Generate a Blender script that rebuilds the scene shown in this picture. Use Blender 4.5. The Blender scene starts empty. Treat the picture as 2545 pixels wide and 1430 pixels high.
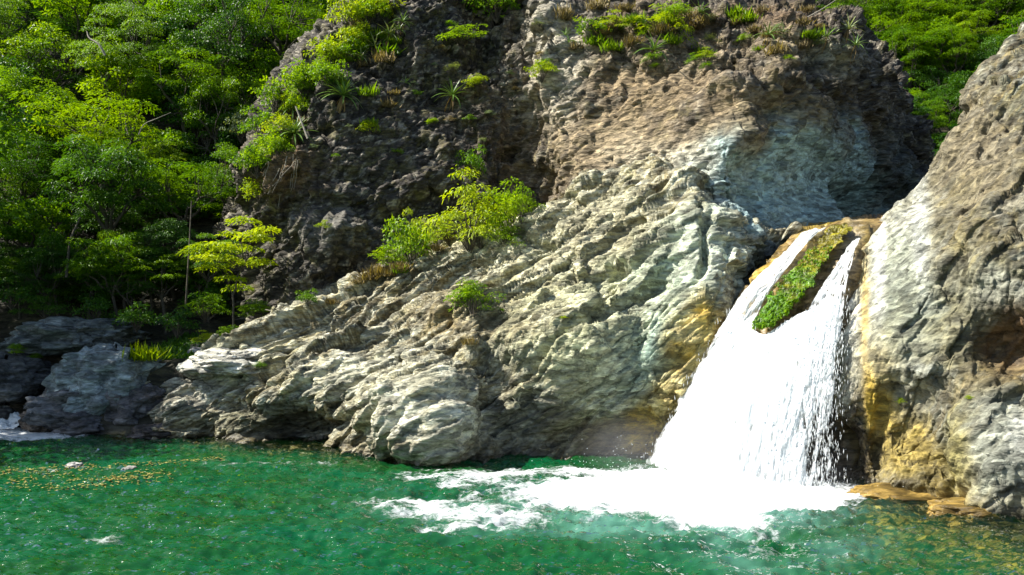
import bpy, math, random
import numpy as np
from mathutils import Vector, Matrix, Euler

# ------------------------------------------------------------------ camera, sky, sun
sc = bpy.context.scene
COL = sc.collection
F = 1997.0            # focal length in pixels of the 2545 px wide photograph
CU, CV, CZ = 1272.5, 740.0, 3.0   # principal column, horizon row, camera height

cam_d = bpy.data.cameras.new('camera')
cam_d.sensor_width = 36.0
cam_d.lens = F / 2545.0 * 36.0
cam_d.shift_y = 25.0 / 2545.0
cam_d.clip_end = 500.0
cam = bpy.data.objects.new('camera', cam_d)
cam.location = (0, 0, CZ)
cam.rotation_euler = (math.pi / 2, 0, 0)
COL.objects.link(cam)
sc.camera = cam

SUN = Vector((-0.68, -0.03, 0.73)).normalized()     # towards the sun
world = bpy.data.worlds.new('World')
sc.world = world
world.use_nodes = True
wn = world.node_tree
bg = wn.nodes['Background']
sky = wn.nodes.new('ShaderNodeTexSky')
sky.sky_type = 'NISHITA'
sky.sun_disc = False
sky.sun_elevation = math.asin(SUN.z)
sky.sun_rotation = math.atan2(SUN.x, SUN.y)
wn.links.new(sky.outputs[0], bg.inputs[0])
bg.inputs[1].default_value = 0.08

sun_d = bpy.data.lights.new('sun', 'SUN')
sun_d.energy = 5.0
sun_d.angle = math.radians(0.53)
sun_d.color = (1.0, 0.955, 0.86)
sun = bpy.data.objects.new('sun', sun_d)
sun.rotation_euler = SUN.to_track_quat('Z', 'Y').to_euler()
sun.location = SUN * 60
COL.objects.link(sun)

sc.view_settings.view_transform = 'Standard'
sc.view_settings.look = 'None'
sc.view_settings.exposure = 1.1
sc.view_settings.gamma = 1.0
sc.render.engine = 'CYCLES'
cy = sc.cycles
cy.max_bounces = 6
cy.diffuse_bounces = 3
cy.glossy_bounces = 3
cy.transmission_bounces = 4
cy.transparent_max_bounces = 24
cy.caustics_reflective = False
cy.caustics_refractive = False
cy.use_denoising = True
cy.sample_clamp_direct = 12.0
cy.sample_clamp_indirect = 4.0

rng = np.random.default_rng(7)
random.seed(7)

# ------------------------------------------------------------------ helpers
def W(u, v, y):
    return np.array(((u - CU) / F * y, y, CZ + (CV - v) / F * y))

def proj(P):
    return CU + P[..., 0] / P[..., 1] * F, CV - (P[..., 2] - CZ) / P[..., 1] * F

_G = rng.normal(size=(256, 3)).astype(np.float32)
_G /= np.linalg.norm(_G, axis=1, keepdims=True)
_R = rng.random((65536, 4)).astype(np.float32)

def _hash(ix, iy, iz, seed):
    h = (ix * np.uint32(374761393) + iy * np.uint32(668265263) + iz * np.uint32(2246822519) + np.uint32((seed * 3266489917) & 0xffffffff))
    h ^= h >> np.uint32(15); h *= np.uint32(2246822519)
    h ^= h >> np.uint32(13); h *= np.uint32(3266489917)
    h ^= h >> np.uint32(16)
    return h

def perlin(p, seed=0):
    p = np.asarray(p, np.float32) + np.float32(1000.0)
    i = np.floor(p); f = p - i
    i = i.astype(np.int64).astype(np.uint32)
    w = f * f * f * (f * (f * 6 - 15) + 10)
    out = 0
    for dx in (0, 1):
        wx = w[..., 0] if dx else 1 - w[..., 0]
        for dy in (0, 1):
            wy = w[..., 1] if dy else 1 - w[..., 1]
            for dz in (0, 1):
                wz = w[..., 2] if dz else 1 - w[..., 2]
                g = _G[_hash(i[..., 0] + np.uint32(dx), i[..., 1] + np.uint32(dy), i[..., 2] + np.uint32(dz), seed) & np.uint32(255)]
                out = out + wx * wy * wz * (g[..., 0] * (f[..., 0] - dx) + g[..., 1] * (f[..., 1] - dy) + g[..., 2] * (f[..., 2] - dz))
    return out * 1.5

def fbm(p, octaves=4, seed=0, gain=0.5, ridged=False):
    p = np.asarray(p, np.float32)
    a, s, out = 1.0, 1.0, 0
    for o in range(octaves):
        n = perlin(p * s, seed + o * 17)
        if ridged: n = 0.5 - np.abs(n) * 1.6
        out = out + a * n
        a *= gain; s *= 2.03
    return out

def facets(p, seed=0, step=0.32, tilt=2.3, crack=0.16):
    """broken blocks: every cell of a jittered grid is its own tilted plane"""
    p = np.asarray(p, np.float32) + np.float32(1000.0)
    c = np.floor(p - 0.5)
    best = np.full(p.shape[:-1], 9e9, np.float32); second = best.copy()
    val = np.zeros(p.shape[:-1], np.float32)
    for dx in (0, 1):
        for dy in (0, 1):
            for dz in (0, 1):
                k = c + np.array((dx, dy, dz), np.float32)
                iu = k.astype(np.int64).astype(np.uint32)
                h = _hash(iu[..., 0], iu[..., 1], iu[..., 2], seed) & np.uint32(65535)
                r = _R[h]
                d = p - (k + 0.2 + 0.6 * r[..., :3])
                q = (d * d).sum(-1)
                r2 = _R[(h * np.uint32(7919) + np.uint32(13)) & np.uint32(65535)] - 0.5
                vv = (r[..., 3] - 0.5) * step + (d * r2[..., :3]).sum(-1) * tilt
                m = q < best
                second = np.where(m, best, np.minimum(second, q))
                best = np.where(m, q, best); val = np.where(m, vv, val)
    return val - crack * np.exp(-(np.sqrt(second) - np.sqrt(best)) * 14)

def soften(a, n=1):
    for _ in range(n):
        b = a.copy()
        b[1:-1] = (a[:-2] + 2 * a[1:-1] + a[2:]) * 0.25
        a = b.copy()
        a[:, 1:-1] = (b[:, :-2] + 2 * b[:, 1:-1] + b[:, 2:]) * 0.25
    return a

def sstep(a, b, x):
    t = np.clip((x - a) / (b - a), 0, 1)
    return t * t * (3 - 2 * t)

def mesh_obj(name, verts, faces, mat, parent=None, attrs=None, smooth=True, loc=None):
    me = bpy.data.meshes.new(name)
    V = np.asarray(verts, np.float32).reshape(-1, 3)
    if isinstance(faces, np.ndarray):
        nf, k = faces.shape
        me.vertices.add(len(V)); me.vertices.foreach_set('co', V.ravel())
        me.loops.add(nf * k); me.loops.foreach_set('vertex_index', faces.astype(np.int32).ravel())
        me.polygons.add(nf)
        me.polygons.foreach_set('loop_start', np.arange(0, nf * k, k, dtype=np.int32))
        me.update(calc_edges=True)
    else:
        me.from_pydata(V.tolist(), [], faces)
        me.update()
    me.validate(verbose=False)
    if smooth:
        me.polygons.foreach_set('use_smooth', np.ones(len(me.polygons), bool))
    if attrs:
        for an, av in attrs.items():
            av = np.asarray(av, np.float32)
            if av.ndim == 1:
                a = me.attributes.new(an, 'FLOAT', 'POINT'); a.data.foreach_set('value', av)
            else:
                a = me.attributes.new(an, 'FLOAT_COLOR', 'POINT')
                a.data.foreach_set('color', np.concatenate([av, np.ones((len(av), 1), np.float32)], 1).ravel())
    if mat: me.materials.append(mat)
    o = bpy.data.objects.new(name, me)
    COL.objects.link(o)
    if parent: o.parent = parent
    if loc is not None: o.location = loc
    return o

def grid_faces(ns, nt):
    a = np.arange(ns * nt).reshape(ns, nt)
    return np.stack([a[:-1, :-1], a[1:, :-1], a[1:, 1:], a[:-1, 1:]], -1).reshape(-1, 4)

def catmull(ctrl, n):
    """ctrl (k, ...) -> (n, ...) smooth curve through the rows"""
    k = len(ctrl)
    c = np.concatenate([2 * ctrl[:1] - ctrl[1:2], ctrl, 2 * ctrl[-1:] - ctrl[-2:-1]])
    t = np.linspace(0, k - 1 - 1e-6, n)
    i = t.astype(int); f = (t - i).reshape((-1,) + (1,) * (ctrl.ndim - 1))
    p0, p1, p2, p3 = c[i], c[i + 1], c[i + 2], c[i + 3]
    return 0.5 * (2 * p1 + (p2 - p0) * f + (2 * p0 - 5 * p1 + 4 * p2 - p3) * f ** 2 + (3 * p1 - p0 - 3 * p2 + p3) * f ** 3)

def patch(cols, ns, nt):
    """cols: list of columns, each a list of (u, v, depth) from bottom to top"""
    C = np.array([[W(*p) for p in c] for c in cols])
    S = catmull(C, ns)
    return np.swapaxes(catmull(np.swapaxes(S, 0, 1), nt), 0, 1)

def grid_normals(P):
    du = np.gradient(P, axis=0); dv = np.gradient(P, axis=1)
    n = np.cross(du, dv)
    return n / (np.linalg.norm(n, axis=-1, keepdims=True) + 1e-9)

def thing(name, loc, label, cat, group=None):
    o = bpy.data.objects.new(name, None)
    o.empty_display_size = 0.2
    COL.objects.link(o)
    o.location = loc
    tag(o, label, cat, group)
    return o

def tag(o, label=None, cat=None, group=None, kind=None):
    if label: o['label'] = label
    if cat: o['category'] = cat
    if group: o['group'] = group
    if kind: o['kind'] = kind
    return o

# ------------------------------------------------------------------ materials
def new_mat(name):
    m = bpy.data.materials.new(name)
    m.use_nodes = True
    nt = m.node_tree
    nt.nodes.clear()
    return m, nt, nt.nodes, nt.links

def nd(nodes, typ, **kw):
    n = nodes.new(typ)
    for k, v in kw.items(): setattr(n, k, v)
    return n

def rock_material(name, rot=(0.2, 0.55, 0.1), squash=(0.5, 1.2, 1.7), relief=0.10):
    m, nt, N, L = new_mat(name)
    out = nd(N, 'ShaderNodeOutputMaterial'); b = nd(N, 'ShaderNodeBsdfPrincipled')
    col = nd(N, 'ShaderNodeAttribute', attribute_name='albedo')
    wet = nd(N, 'ShaderNodeAttribute', attribute_name='wet')
    tc = nd(N, 'ShaderNodeTexCoord')
    mp = nd(N, 'ShaderNodeMapping'); mp.inputs['Rotation'].default_value = rot; mp.inputs['Scale'].default_value = squash
    L.new(tc.outputs['Object'], mp.inputs[0])
    n1 = nd(N, 'ShaderNodeTexNoise'); n1.inputs['Scale'].default_value = 6; n1.inputs['Detail'].default_value = 7; n1.inputs['Roughness'].default_value = 0.72; n1.inputs['Distortion'].default_value = 0.4
    for n in (n1,): L.new(mp.outputs[0], n.inputs['Vector'])
    wv = nd(N, 'ShaderNodeMix', data_type='RGBA', blend_type='LINEAR_LIGHT'); wv.inputs[0].default_value = 0.06
    L.new(mp.outputs[0], wv.inputs[6]); L.new(n1.outputs['Color'], wv.inputs[7])
    vo = nd(N, 'ShaderNodeTexVoronoi'); vo.inputs['Scale'].default_value = 5.5; L.new(wv.outputs[2], vo.inputs['Vector'])
    sx = nd(N, 'ShaderNodeSeparateColor'); L.new(vo.outputs['Color'], sx.inputs[0])
    rv = nd(N, 'ShaderNodeMapRange'); rv.inputs[3].default_value = 0.55; rv.inputs[4].default_value = 1.5; L.new(sx.outputs[0], rv.inputs[0])
    r1 = nd(N, 'ShaderNodeMapRange'); r1.inputs[1].default_value = 0.34; r1.inputs[2].default_value = 0.68; r1.inputs[3].default_value = 0.32; r1.inputs[4].default_value = 1.5
    L.new(n1.outputs[0], r1.inputs[0])
    mq = nd(N, 'ShaderNodeMath', operation='MULTIPLY'); L.new(r1.outputs[0], mq.inputs[0]); L.new(rv.outputs[0], mq.inputs[1])
    mx = nd(N, 'ShaderNodeVectorMath', operation='SCALE'); L.new(col.outputs['Color'], mx.inputs[0]); L.new(mq.outputs[0], mx.inputs['Scale'])
    L.new(mx.outputs[0], b.inputs['Base Color'])
    rr = nd(N, 'ShaderNodeMapRange'); rr.inputs[3].default_value = 0.8; rr.inputs[4].default_value = 0.3
    L.new(wet.outputs['Fac'], rr.inputs[0]); L.new(rr.outputs[0], b.inputs['Roughness'])
    b.inputs['Specular IOR Level'].default_value = 0.35
    hs = nd(N, 'ShaderNodeMath', operation='MULTIPLY_ADD'); L.new(n1.outputs[0], hs.inputs[0]); hs.inputs[1].default_value = 0.45; hs.inputs[2].default_value = 0.0
    st = nd(N, 'ShaderNodeMapRange'); st.inputs[3].default_value = 1.0; st.inputs[4].default_value = 0.45; L.new(wet.outputs['Fac'], st.inputs[0])
    bp = nd(N, 'ShaderNodeBump'); bp.inputs['Distance'].default_value = relief
    L.new(st.outputs[0], bp.inputs['Strength'])
    v1 = nd(N, 'ShaderNodeTexVoronoi', distance='MANHATTAN'); v1.inputs['Scale'].default_value = 3.2
    v2 = nd(N, 'ShaderNodeTexVoronoi', distance='MANHATTAN'); v2.inputs['Scale'].default_value = 9.0
    L.new(wv.outputs[2], v1.inputs['Vector']); L.new(wv.outputs[2], v2.inputs['Vector'])
    a1 = nd(N, 'ShaderNodeMath', operation='MULTIPLY_ADD'); L.new(v1.outputs['Distance'], a1.inputs[0]); a1.inputs[1].default_value = -0.75; L.new(hs.outputs[0], a1.inputs[2])
    ch = nd(N, 'ShaderNodeMath', operation='MULTIPLY_ADD'); L.new(v2.outputs['Distance'], ch.inputs[0]); ch.inputs[1].default_value = -0.30; L.new(a1.outputs[0], ch.inputs[2])
    L.new(ch.outputs[0], bp.inputs['Height']); L.new(bp.outputs[0], b.inputs['Normal'])
    L.new(b.outputs[0], out.inputs[0])
    return m

def leaf_material(name, c1, c2, trans=0.45, rough=0.45):
    m, nt, N, L = new_mat(name)
    out = nd(N, 'ShaderNodeOutputMaterial')
    at = nd(N, 'ShaderNodeAttribute', attribute_name='tint')
    oi = nd(N, 'ShaderNodeObjectInfo')
    ad = nd(N, 'ShaderNodeMath', operation='MULTIPLY_ADD'); L.new(oi.outputs['Random'], ad.inputs[0]); ad.inputs[1].default_value = 0.35; 
    sub = nd(N, 'ShaderNodeMath', operation='SUBTRACT'); L.new(at.outputs['Fac'], sub.inputs[0]); sub.inputs[1].default_value = 0.17
    L.new(sub.outputs[0], ad.inputs[2])
    ramp = nd(N, 'ShaderNodeValToRGB')
    ramp.color_ramp.elements[0].color = (*c1, 1); ramp.color_ramp.elements[1].color = (*c2, 1)
    L.new(ad.outputs[0], ramp.inputs[0])
    b = nd(N, 'ShaderNodeBsdfPrincipled'); b.inputs['Roughness'].default_value = rough; b.inputs['Specular IOR Level'].default_value = 0.35
    L.new(ramp.outputs[0], b.inputs['Base Color'])
    t = nd(N, 'ShaderNodeBsdfTranslucent')
    g = nd(N, 'ShaderNodeMix', data_type='RGBA', blend_type='MULTIPLY'); g.inputs[0].default_value = 1.0
    L.new(ramp.outputs[0], g.inputs[6]); g.inputs[7].default_value = (1.35, 1.25, 0.25, 1)
    L.new(g.outputs[2], t.inputs[0])
    mix = nd(N, 'ShaderNodeMixShader'); mix.inputs[0].default_value = trans
    L.new(b.outputs[0], mix.inputs[1]); L.new(t.outputs[0], mix.inputs[2]); L.new(mix.outputs[0], out.inputs[0])
    return m

def plain_material(name, c, rough=0.85, var=0.35, scale=6.0, bump=0.3, spec=0.3):
    m, nt, N, L = new_mat(name)
    out = nd(N, 'ShaderNodeOutputMaterial'); b = nd(N, 'ShaderNodeBsdfPrincipled')
    tc = nd(N, 'ShaderNodeTexCoord')
    n1 = nd(N, 'ShaderNodeTexNoise'); n1.inputs['Scale'].default_value = scale; n1.inputs['Detail'].default_value = 7
    L.new(tc.outputs['Object'], n1.inputs['Vector'])
    ramp = nd(N, 'ShaderNodeValToRGB')
    ramp.color_ramp.elements[0].position = 0.3; ramp.color_ramp.elements[1].position = 0.7
    ramp.color_ramp.elements[0].color = (*[x * (1 - var) for x in c], 1); ramp.color_ramp.elements[1].color = (*[min(1, x * (1 + var)) for x in c], 1)
    L.new(n1.outputs[0], ramp.inputs[0]); L.new(ramp.outputs[0], b.inputs['Base Color'])
    b.inputs['Roughness'].default_value = rough; b.inputs['Specular IOR Level'].default_value = spec
    bp = nd(N, 'ShaderNodeBump'); bp.inputs['Strength'].default_value = bump; bp.inputs['Distance'].default_value = 0.05
    L.new(n1.outputs[0], bp.inputs['Height']); L.new(bp.outputs[0], b.inputs['Normal'])
    L.new(b.outputs[0], out.inputs[0])
    return m

M_ROCK = rock_material('weathered_rock')
M_WORN = rock_material('water_worn_rock', (0.1, 1.2, 0.3), (0.4, 1.5, 1.5), 0.06)
M_LEAF = {
    'yellow': leaf_material('leaf_yellow_green', (0.09, 0.21, 0.004), (0.29, 0.44, 0.006), 0.5),
    'mid':    leaf_material('leaf_mid_green', (0.045, 0.14, 0.004), (0.21, 0.37, 0.006), 0.5),
    'deep':   leaf_material('leaf_deep_green', (0.018, 0.080, 0.010), (0.09, 0.21, 0.014), 0.42),
    'lime':   leaf_material('leaf_lime', (0.17, 0.28, 0.005), (0.42, 0.52, 0.008), 0.5),
    'grey':   leaf_material('leaf_grey_green', (0.10, 0.16, 0.07), (0.30, 0.36, 0.20), 0.3),
    'agave':  leaf_material('agave_leaf', (0.05, 0.13, 0.03), (0.22, 0.34, 0.06), 0.15, 0.35),
    'pale':   leaf_material('pale_agave_leaf', (0.20, 0.28, 0.10), (0.5, 0.55, 0.30), 0.15, 0.35),
    'dead':   leaf_material('dead_leaf', (0.14, 0.09, 0.04), (0.34, 0.24, 0.11), 0.2, 0.8),
    'straw':  leaf_material('dry_straw', (0.16, 0.12, 0.06), (0.34, 0.28, 0.14), 0.3, 0.8),
}
M_BARK = plain_material('grey_bark', (0.085, 0.072, 0.055), 0.9, 0.4, 9.0)
M_DEADWOOD = plain_material('bleached_wood', (0.28, 0.25, 0.20), 0.9, 0.25, 12.0)
M_SOIL = plain_material('dark_forest_soil', (0.035, 0.030, 0.020), 0.95, 0.5, 1.5, 0.6)
M_BED = plain_material('river_bed_gravel', (0.20, 0.14, 0.05), 0.9, 0.5, 4.0, 0.6)

# ------------------------------------------------------------------ rock masses
def rock_grid(P, layers, marks=(), seed=0, smooth_marks=()):
    """displace a smooth patch along its normals, coarse breaks first and fine ones on the broken surface.
    layers: (kind, frequency, amplitude, stretch)"""
    u, v = proj(P)
    keep = np.ones(P.shape[:2], np.float32)
    for (mu, mv, ru, rv, k) in smooth_marks:
        g = np.exp(-((u - mu) / ru) ** 2 - ((v - mv) / rv) ** 2)
        keep *= 1 - (1 - k) * g
    uu = u + perlin(P * 0.9, seed + 55) * 40; vv = v + perlin(P * 0.9, seed + 56) * 40
    for stage in (0, 1):
        n = grid_normals(P)
        if stage:                      # steadier directions on the broken surface
            for _ in range(4):
                n[1:-1] = (n[:-2] + 2 * n[1:-1] + n[2:]) * 0.25
                n[:, 1:-1] = (n[:, :-2] + 2 * n[:, 1:-1] + n[:, 2:]) * 0.25
            n /= np.linalg.norm(n, axis=-1, keepdims=True) + 1e-9
        d = np.zeros(P.shape[:2], np.float32)
        warp = np.stack([perlin(P * 0.45, seed + 91), perlin(P * 0.45, seed + 92), perlin(P * 0.45, seed + 93)], -1) * 0.3
        Q0 = P + warp
        for i, (kind, freq, amp, lin) in enumerate(layers):
            if (freq >= 1.45) != bool(stage): continue
            Q = Q0 @ lin.T if lin is not None else Q0
            if kind == 'f': d = d + keep * amp * soften(facets(Q * freq, seed + i * 31), 0 if stage else 2)
            elif kind == 'c': d = d - keep * amp * np.exp(-np.abs(fbm(Q * freq, 3, seed + i * 31, 0.6)) * 16)
            elif kind == 'r': d = d + keep * amp * fbm(Q * freq, 4, seed + i * 31, 0.55, True)
            else: d = d + keep * amp * fbm(Q * freq, 4, seed + i * 31, 0.55)
        if not stage:
            for (mu, mv, ru, rv, a) in marks:
                q = ((uu - mu) / ru) ** 2 + ((vv - mv) / rv) ** 2
                d = d + a * np.exp(-q ** 1.6)
        P = P + n * d[..., None]
    return P

def lin_frame(direction, normal, along, across, thick):
    a = np.array(direction, float); a /= np.linalg.norm(a)
    c = np.array(normal, float); c -= a * (a @ c); c /= np.linalg.norm(c)
    b = np.cross(c, a)
    return np.stack([a * along, b * across, c * thick]).astype(np.float32)

def paint(P, base, spots, seed, mottles=()):
    """rock colour: base, noise mottles, then spots of stain, painted shade and fill light (u, v, ru, rv, colour, strength)"""
    u, v = proj(P)
    wob = fbm(P * 0.8, 4, seed + 5)
    wob2 = fbm(P * 0.8, 4, seed + 6)
    c = np.ones(P.shape, np.float32) * np.array(base, np.float32)
    for (freq, lin, thr, width, colr, k) in mottles:
        Q = P @ lin.T if lin is not None else P
        n = fbm(Q * freq, 5, seed + int(freq * 13) % 97, 0.6)
        w = (sstep(thr - width, thr + width, n) * k)[..., None]
        c = c * (1 - w) + np.array(colr, np.float32) * w
    for (mu, mv, ru, rv, colr, k) in spots:
        q = ((u + wob * 0.5 * ru - mu) / ru) ** 2 + ((v + wob2 * 0.5 * rv - mv) / rv) ** 2
        w = (k * np.clip(np.exp(-q ** 1.3) * (1 + 0.8 * wob2), 0, 1))[..., None]
        c = c * (1 - w) + np.array(colr, np.float32) * w
    damp = 0.55 * sstep(0.30, 0.02, P[..., 2] + 0.25 * wob)      # wet, algae-dark band at the waterline
    c = c * (1 - damp[..., None] * np.array((0.9, 0.95, 1.0), np.float32))
    return np.clip(c, 0.01, 0.8)

PALE = (0.56, 0.55, 0.48); TAN = (0.30, 0.25, 0.17); DARK = (0.055, 0.05, 0.045); BROWN = (0.16, 0.12, 0.075)
OLIVE = (0.30, 0.29, 0.20); BLUE = (0.30, 0.38, 0.37); OCHRE = (0.40, 0.27, 0.06); RUST = (0.26, 0.13, 0.05); WHITE = (0.72, 0.71, 0.66); MOSSY = (0.16, 0.19, 0.04)

# --- the dark cliff and the great bulge above the fall
A_rows = [
 [(560,860,24),(640,840,20.5),(800,830,19.8),(1000,800,19.6),(1200,760,19.6),(1310,720,19.4),(1450,700,18.8),(1650,680,17.6),(1850,680,16.4),(1990,680,16.5),(2120,660,18.4),(2240,640,21.5),(2330,640,23)],
 [(540,700,24.5),(625,690,20.8),(790,640,20.0),(1000,600,20.0),(1190,560,20.2),(1310,540,20.1),(1450,520,18.9),(1650,520,17.7),(1830,540,16.6),(1980,560,17.2),(2120,560,19.2),(2250,540,22.0),(2350,540,23.5)],
 [(530,560,25),(610,550,21),(780,500,20.2),(980,470,20.4),(1180,440,20.8),(1310,430,20.8),(1440,410,19.2),(1650,400,18),(1820,410,16.9),(1970,430,17.9),(2120,440,20.0),(2240,440,22.8),(2340,430,24)],
 [(560,420,25.5),(640,400,21.3),(790,370,20.7),(980,330,20.9),(1170,310,21.3),(1290,300,21.4),(1430,290,20.0),(1650,280,18.8),(1820,270,17.5),(1970,290,17.9),(2120,320,20.0),(2240,340,22.8),(2330,350,24.5)],
 [(640,290,26),(700,280,22),(820,240,21.5),(990,200,21.7),(1160,190,22.0),(1280,180,22.1),(1420,170,20.8),(1650,160,19.7),(1820,150,18.7),(1970,180,18.5),(2100,220,20.0),(2210,250,22.6),(2290,280,25)],
 [(740,150,27),(790,140,23),(880,110,22.6),(1010,70,22.6),(1160,60,22.9),(1280,50,23.0),(1410,50,21.9),(1640,70,21),(1820,70,20.6),(1970,85,20.4),(2080,110,20.8),(2160,160,22.2),(2240,200,25.5)],
 [(850,20,28),(890,10,24),(940,-20,23.8),(1030,-60,23.8),(1170,-80,23.9),(1290,-90,24.2),(1420,-70,23.4),(1630,15,23),(1810,22,23),(1950,40,22.8),(2050,60,23),(2120,100,24),(2190,140,26.5)],
 [(960,-200,30),(1000,-200,28),(1040,-200,28),(1100,-220,28),(1200,-240,28),(1300,-250,28),(1430,-220,28),(1600,-60,29),(1780,-30,29),(1920,-20,29),(2020,0,29),(2080,50,29),(2140,100,30)],
]
A_cols = [[A_rows[r][c] for r in range(len(A_rows))] for c in range(len(A_rows[0]))]
PA0 = patch(A_cols, 640, 360)
LA = lin_frame((0.75, -0.2, 0.55), (-0.4, -0.8, 0.4), 0.5, 1.3, 1.2)
LV = lin_frame((0.1, 0.1, 1.0), (0, -1, 0), 0.5, 1.3, 1.0)
PA = rock_grid(PA0, [('n', 0.35, 0.55, None), ('f', 0.45, 0.44, LA), ('f', 1.1, 0.30, LA), ('f', 2.4, 0.15, LV), ('c', 1.0, 0.16, LA), ('f', 5.0, 0.075, LA), ('f', 10.0, 0.032, LA), ('n', 8.0, 0.01, None)],
               marks=[(1290,380,60,190,-0.7),(1000,520,260,25,-0.45),(850,260,110,60,0.45),(690,430,70,60,0.5),(820,560,90,80,0.45),(1370,90,50,110,0.5),(1850,215,90,40,0.5),(1700,250,120,60,0.25),(2190,490,60,50,-2.0),(1960,470,190,110,-0.7),(1850,330,70,60,0.35),(1950,115,60,45,0.4),(1200,120,40,90,-0.5)],
               seed=3, smooth_marks=[(950,400,330,330,0.62),(2030,420,210,190,0.15),(1600,330,240,130,0.30),(1750,250,150,90,0.5)])
u, v = proj(PA)
colA = np.array((1.0, 0.95, 0.84), np.float32) * paint(PA, (0.042, 0.037, 0.034), [  # dark rock, base lowered further to paint in the shade of the left face
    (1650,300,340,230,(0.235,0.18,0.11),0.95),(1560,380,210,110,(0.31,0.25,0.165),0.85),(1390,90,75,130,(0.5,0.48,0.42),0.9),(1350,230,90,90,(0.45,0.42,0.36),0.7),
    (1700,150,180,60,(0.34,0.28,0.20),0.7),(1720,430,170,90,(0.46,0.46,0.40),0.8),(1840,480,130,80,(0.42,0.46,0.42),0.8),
    (1990,330,140,110,(0.22,0.20,0.12),0.8),(1930,500,210,80,(0.30,0.46,0.53),0.9),(2080,430,120,90,(0.22,0.34,0.36),0.75),(1890,390,50,60,(0.25,0.17,0.07),0.5),  # blue spots paint sky and bounce light into the hollow
    (2130,240,140,120,(0.07,0.065,0.05),0.6),(1995,460,205,120,(0.34,0.53,0.62),0.9),(2270,430,90,110,(0.03,0.028,0.025),0.8),(2080,145,60,40,(0.42,0.42,0.33),0.6),(1960,100,60,50,(0.36,0.30,0.20),0.7),  # more blue fill in the hollow; darkest spots paint shade on the gorge side
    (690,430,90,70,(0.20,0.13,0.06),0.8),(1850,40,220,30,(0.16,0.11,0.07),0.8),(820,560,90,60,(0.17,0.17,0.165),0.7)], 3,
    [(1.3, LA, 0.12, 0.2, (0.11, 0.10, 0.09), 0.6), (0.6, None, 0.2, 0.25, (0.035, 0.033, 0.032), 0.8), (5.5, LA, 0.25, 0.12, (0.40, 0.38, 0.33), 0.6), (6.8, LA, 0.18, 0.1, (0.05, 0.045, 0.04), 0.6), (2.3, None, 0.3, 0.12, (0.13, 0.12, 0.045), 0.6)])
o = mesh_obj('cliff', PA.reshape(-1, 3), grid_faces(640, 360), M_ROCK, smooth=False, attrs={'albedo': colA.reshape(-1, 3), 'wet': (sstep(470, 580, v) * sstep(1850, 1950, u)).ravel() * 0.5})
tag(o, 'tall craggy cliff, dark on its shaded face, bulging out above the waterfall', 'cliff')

# --- the sloping ridge of pale rock that runs down to the pool
B_cols = [
 [(330,1140,17.0),(350,1075,17.7),(345,1010,18.0),(350,960,18.3),(370,925,18.7),(400,905,19.0),(425,900,19.5),(440,930,20.5)],
 [(480,1150,16.6),(480,1092,17.0),(478,1040,17.1),(475,980,17.5),(480,935,18.0),(490,902,18.6),(510,884,19.2),(540,900,20.5)],
 [(640,1160,16.2),(640,1103,16.5),(640,1040,16.6),(640,960,17.0),(645,905,17.7),(650,870,18.3),(660,845,19.0),(690,870,20.5)],
 [(790,1170,15.7),(790,1118,15.85),(795,1040,15.9),(800,950,16.3),(805,870,17.2),(815,800,18.1),(830,742,18.9),(860,760,20.5)],
 [(940,1185,15.2),(940,1137,15.1),(950,1040,15.2),(955,940,15.8),(965,840,16.9),(980,740,17.9),(1000,652,18.8),(1030,670,20.5)],
 [(1110,1200,14.6),(1110,1157,14.4),(1110,1040,14.5),(1110,930,15.3),(1120,810,16.5),(1135,690,17.6),(1150,588,18.6),(1180,610,20.3)],
 [(1270,1200,15.0),(1270,1155,14.9),(1265,1040,15.0),(1270,930,15.3),(1285,790,16.2),(1310,640,17.3),(1330,508,18.5),(1350,530,20)],
 [(1430,1200,15.0),(1430,1152,14.9),(1425,1040,14.8),(1430,920,14.9),(1440,770,15.7),(1460,600,16.9),(1470,450,18.2),(1480,470,19.8)],
 [(1590,1200,15.2),(1585,1152,15.0),(1580,1030,14.8),(1590,900,14.8),(1610,740,15.3),(1630,570,16.3),(1640,420,17.6),(1650,430,19)],
 [(1640,1210,15.3),(1610,1165,14.8),(1665,1030,14.6),(1700,900,14.6),(1730,740,14.9),(1750,600,15.5),(1760,480,16.6),(1770,470,18)],
 [(1670,1220,15.8),(1635,1170,15.3),(1705,1010,14.9),(1762,850,14.8),(1800,735,15.0),(1850,645,15.5),(1895,580,16.1),(1890,545,17.2)],
 [(1750,1220,17),(1720,1170,16.8),(1800,1010,16.2),(1860,850,16),(1900,745,16.2),(1950,665,16.6),(1990,600,17.0),(1990,575,18.0)],
]
PB0 = patch(B_cols, 700, 330)
LB = lin_frame((0.83, 0.1, 0.55), (-0.1, -0.8, 0.6), 0.42, 1.5, 1.1)
LB2 = lin_frame((0.85, 0.15, 0.48), (-0.1, -0.8, 0.6), 0.33, 1.5, 1.1)
LB3 = lin_frame((0.86, 0.15, 0.46), (-0.1, -0.8, 0.6), 0.22, 1.5, 0.9)
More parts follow.
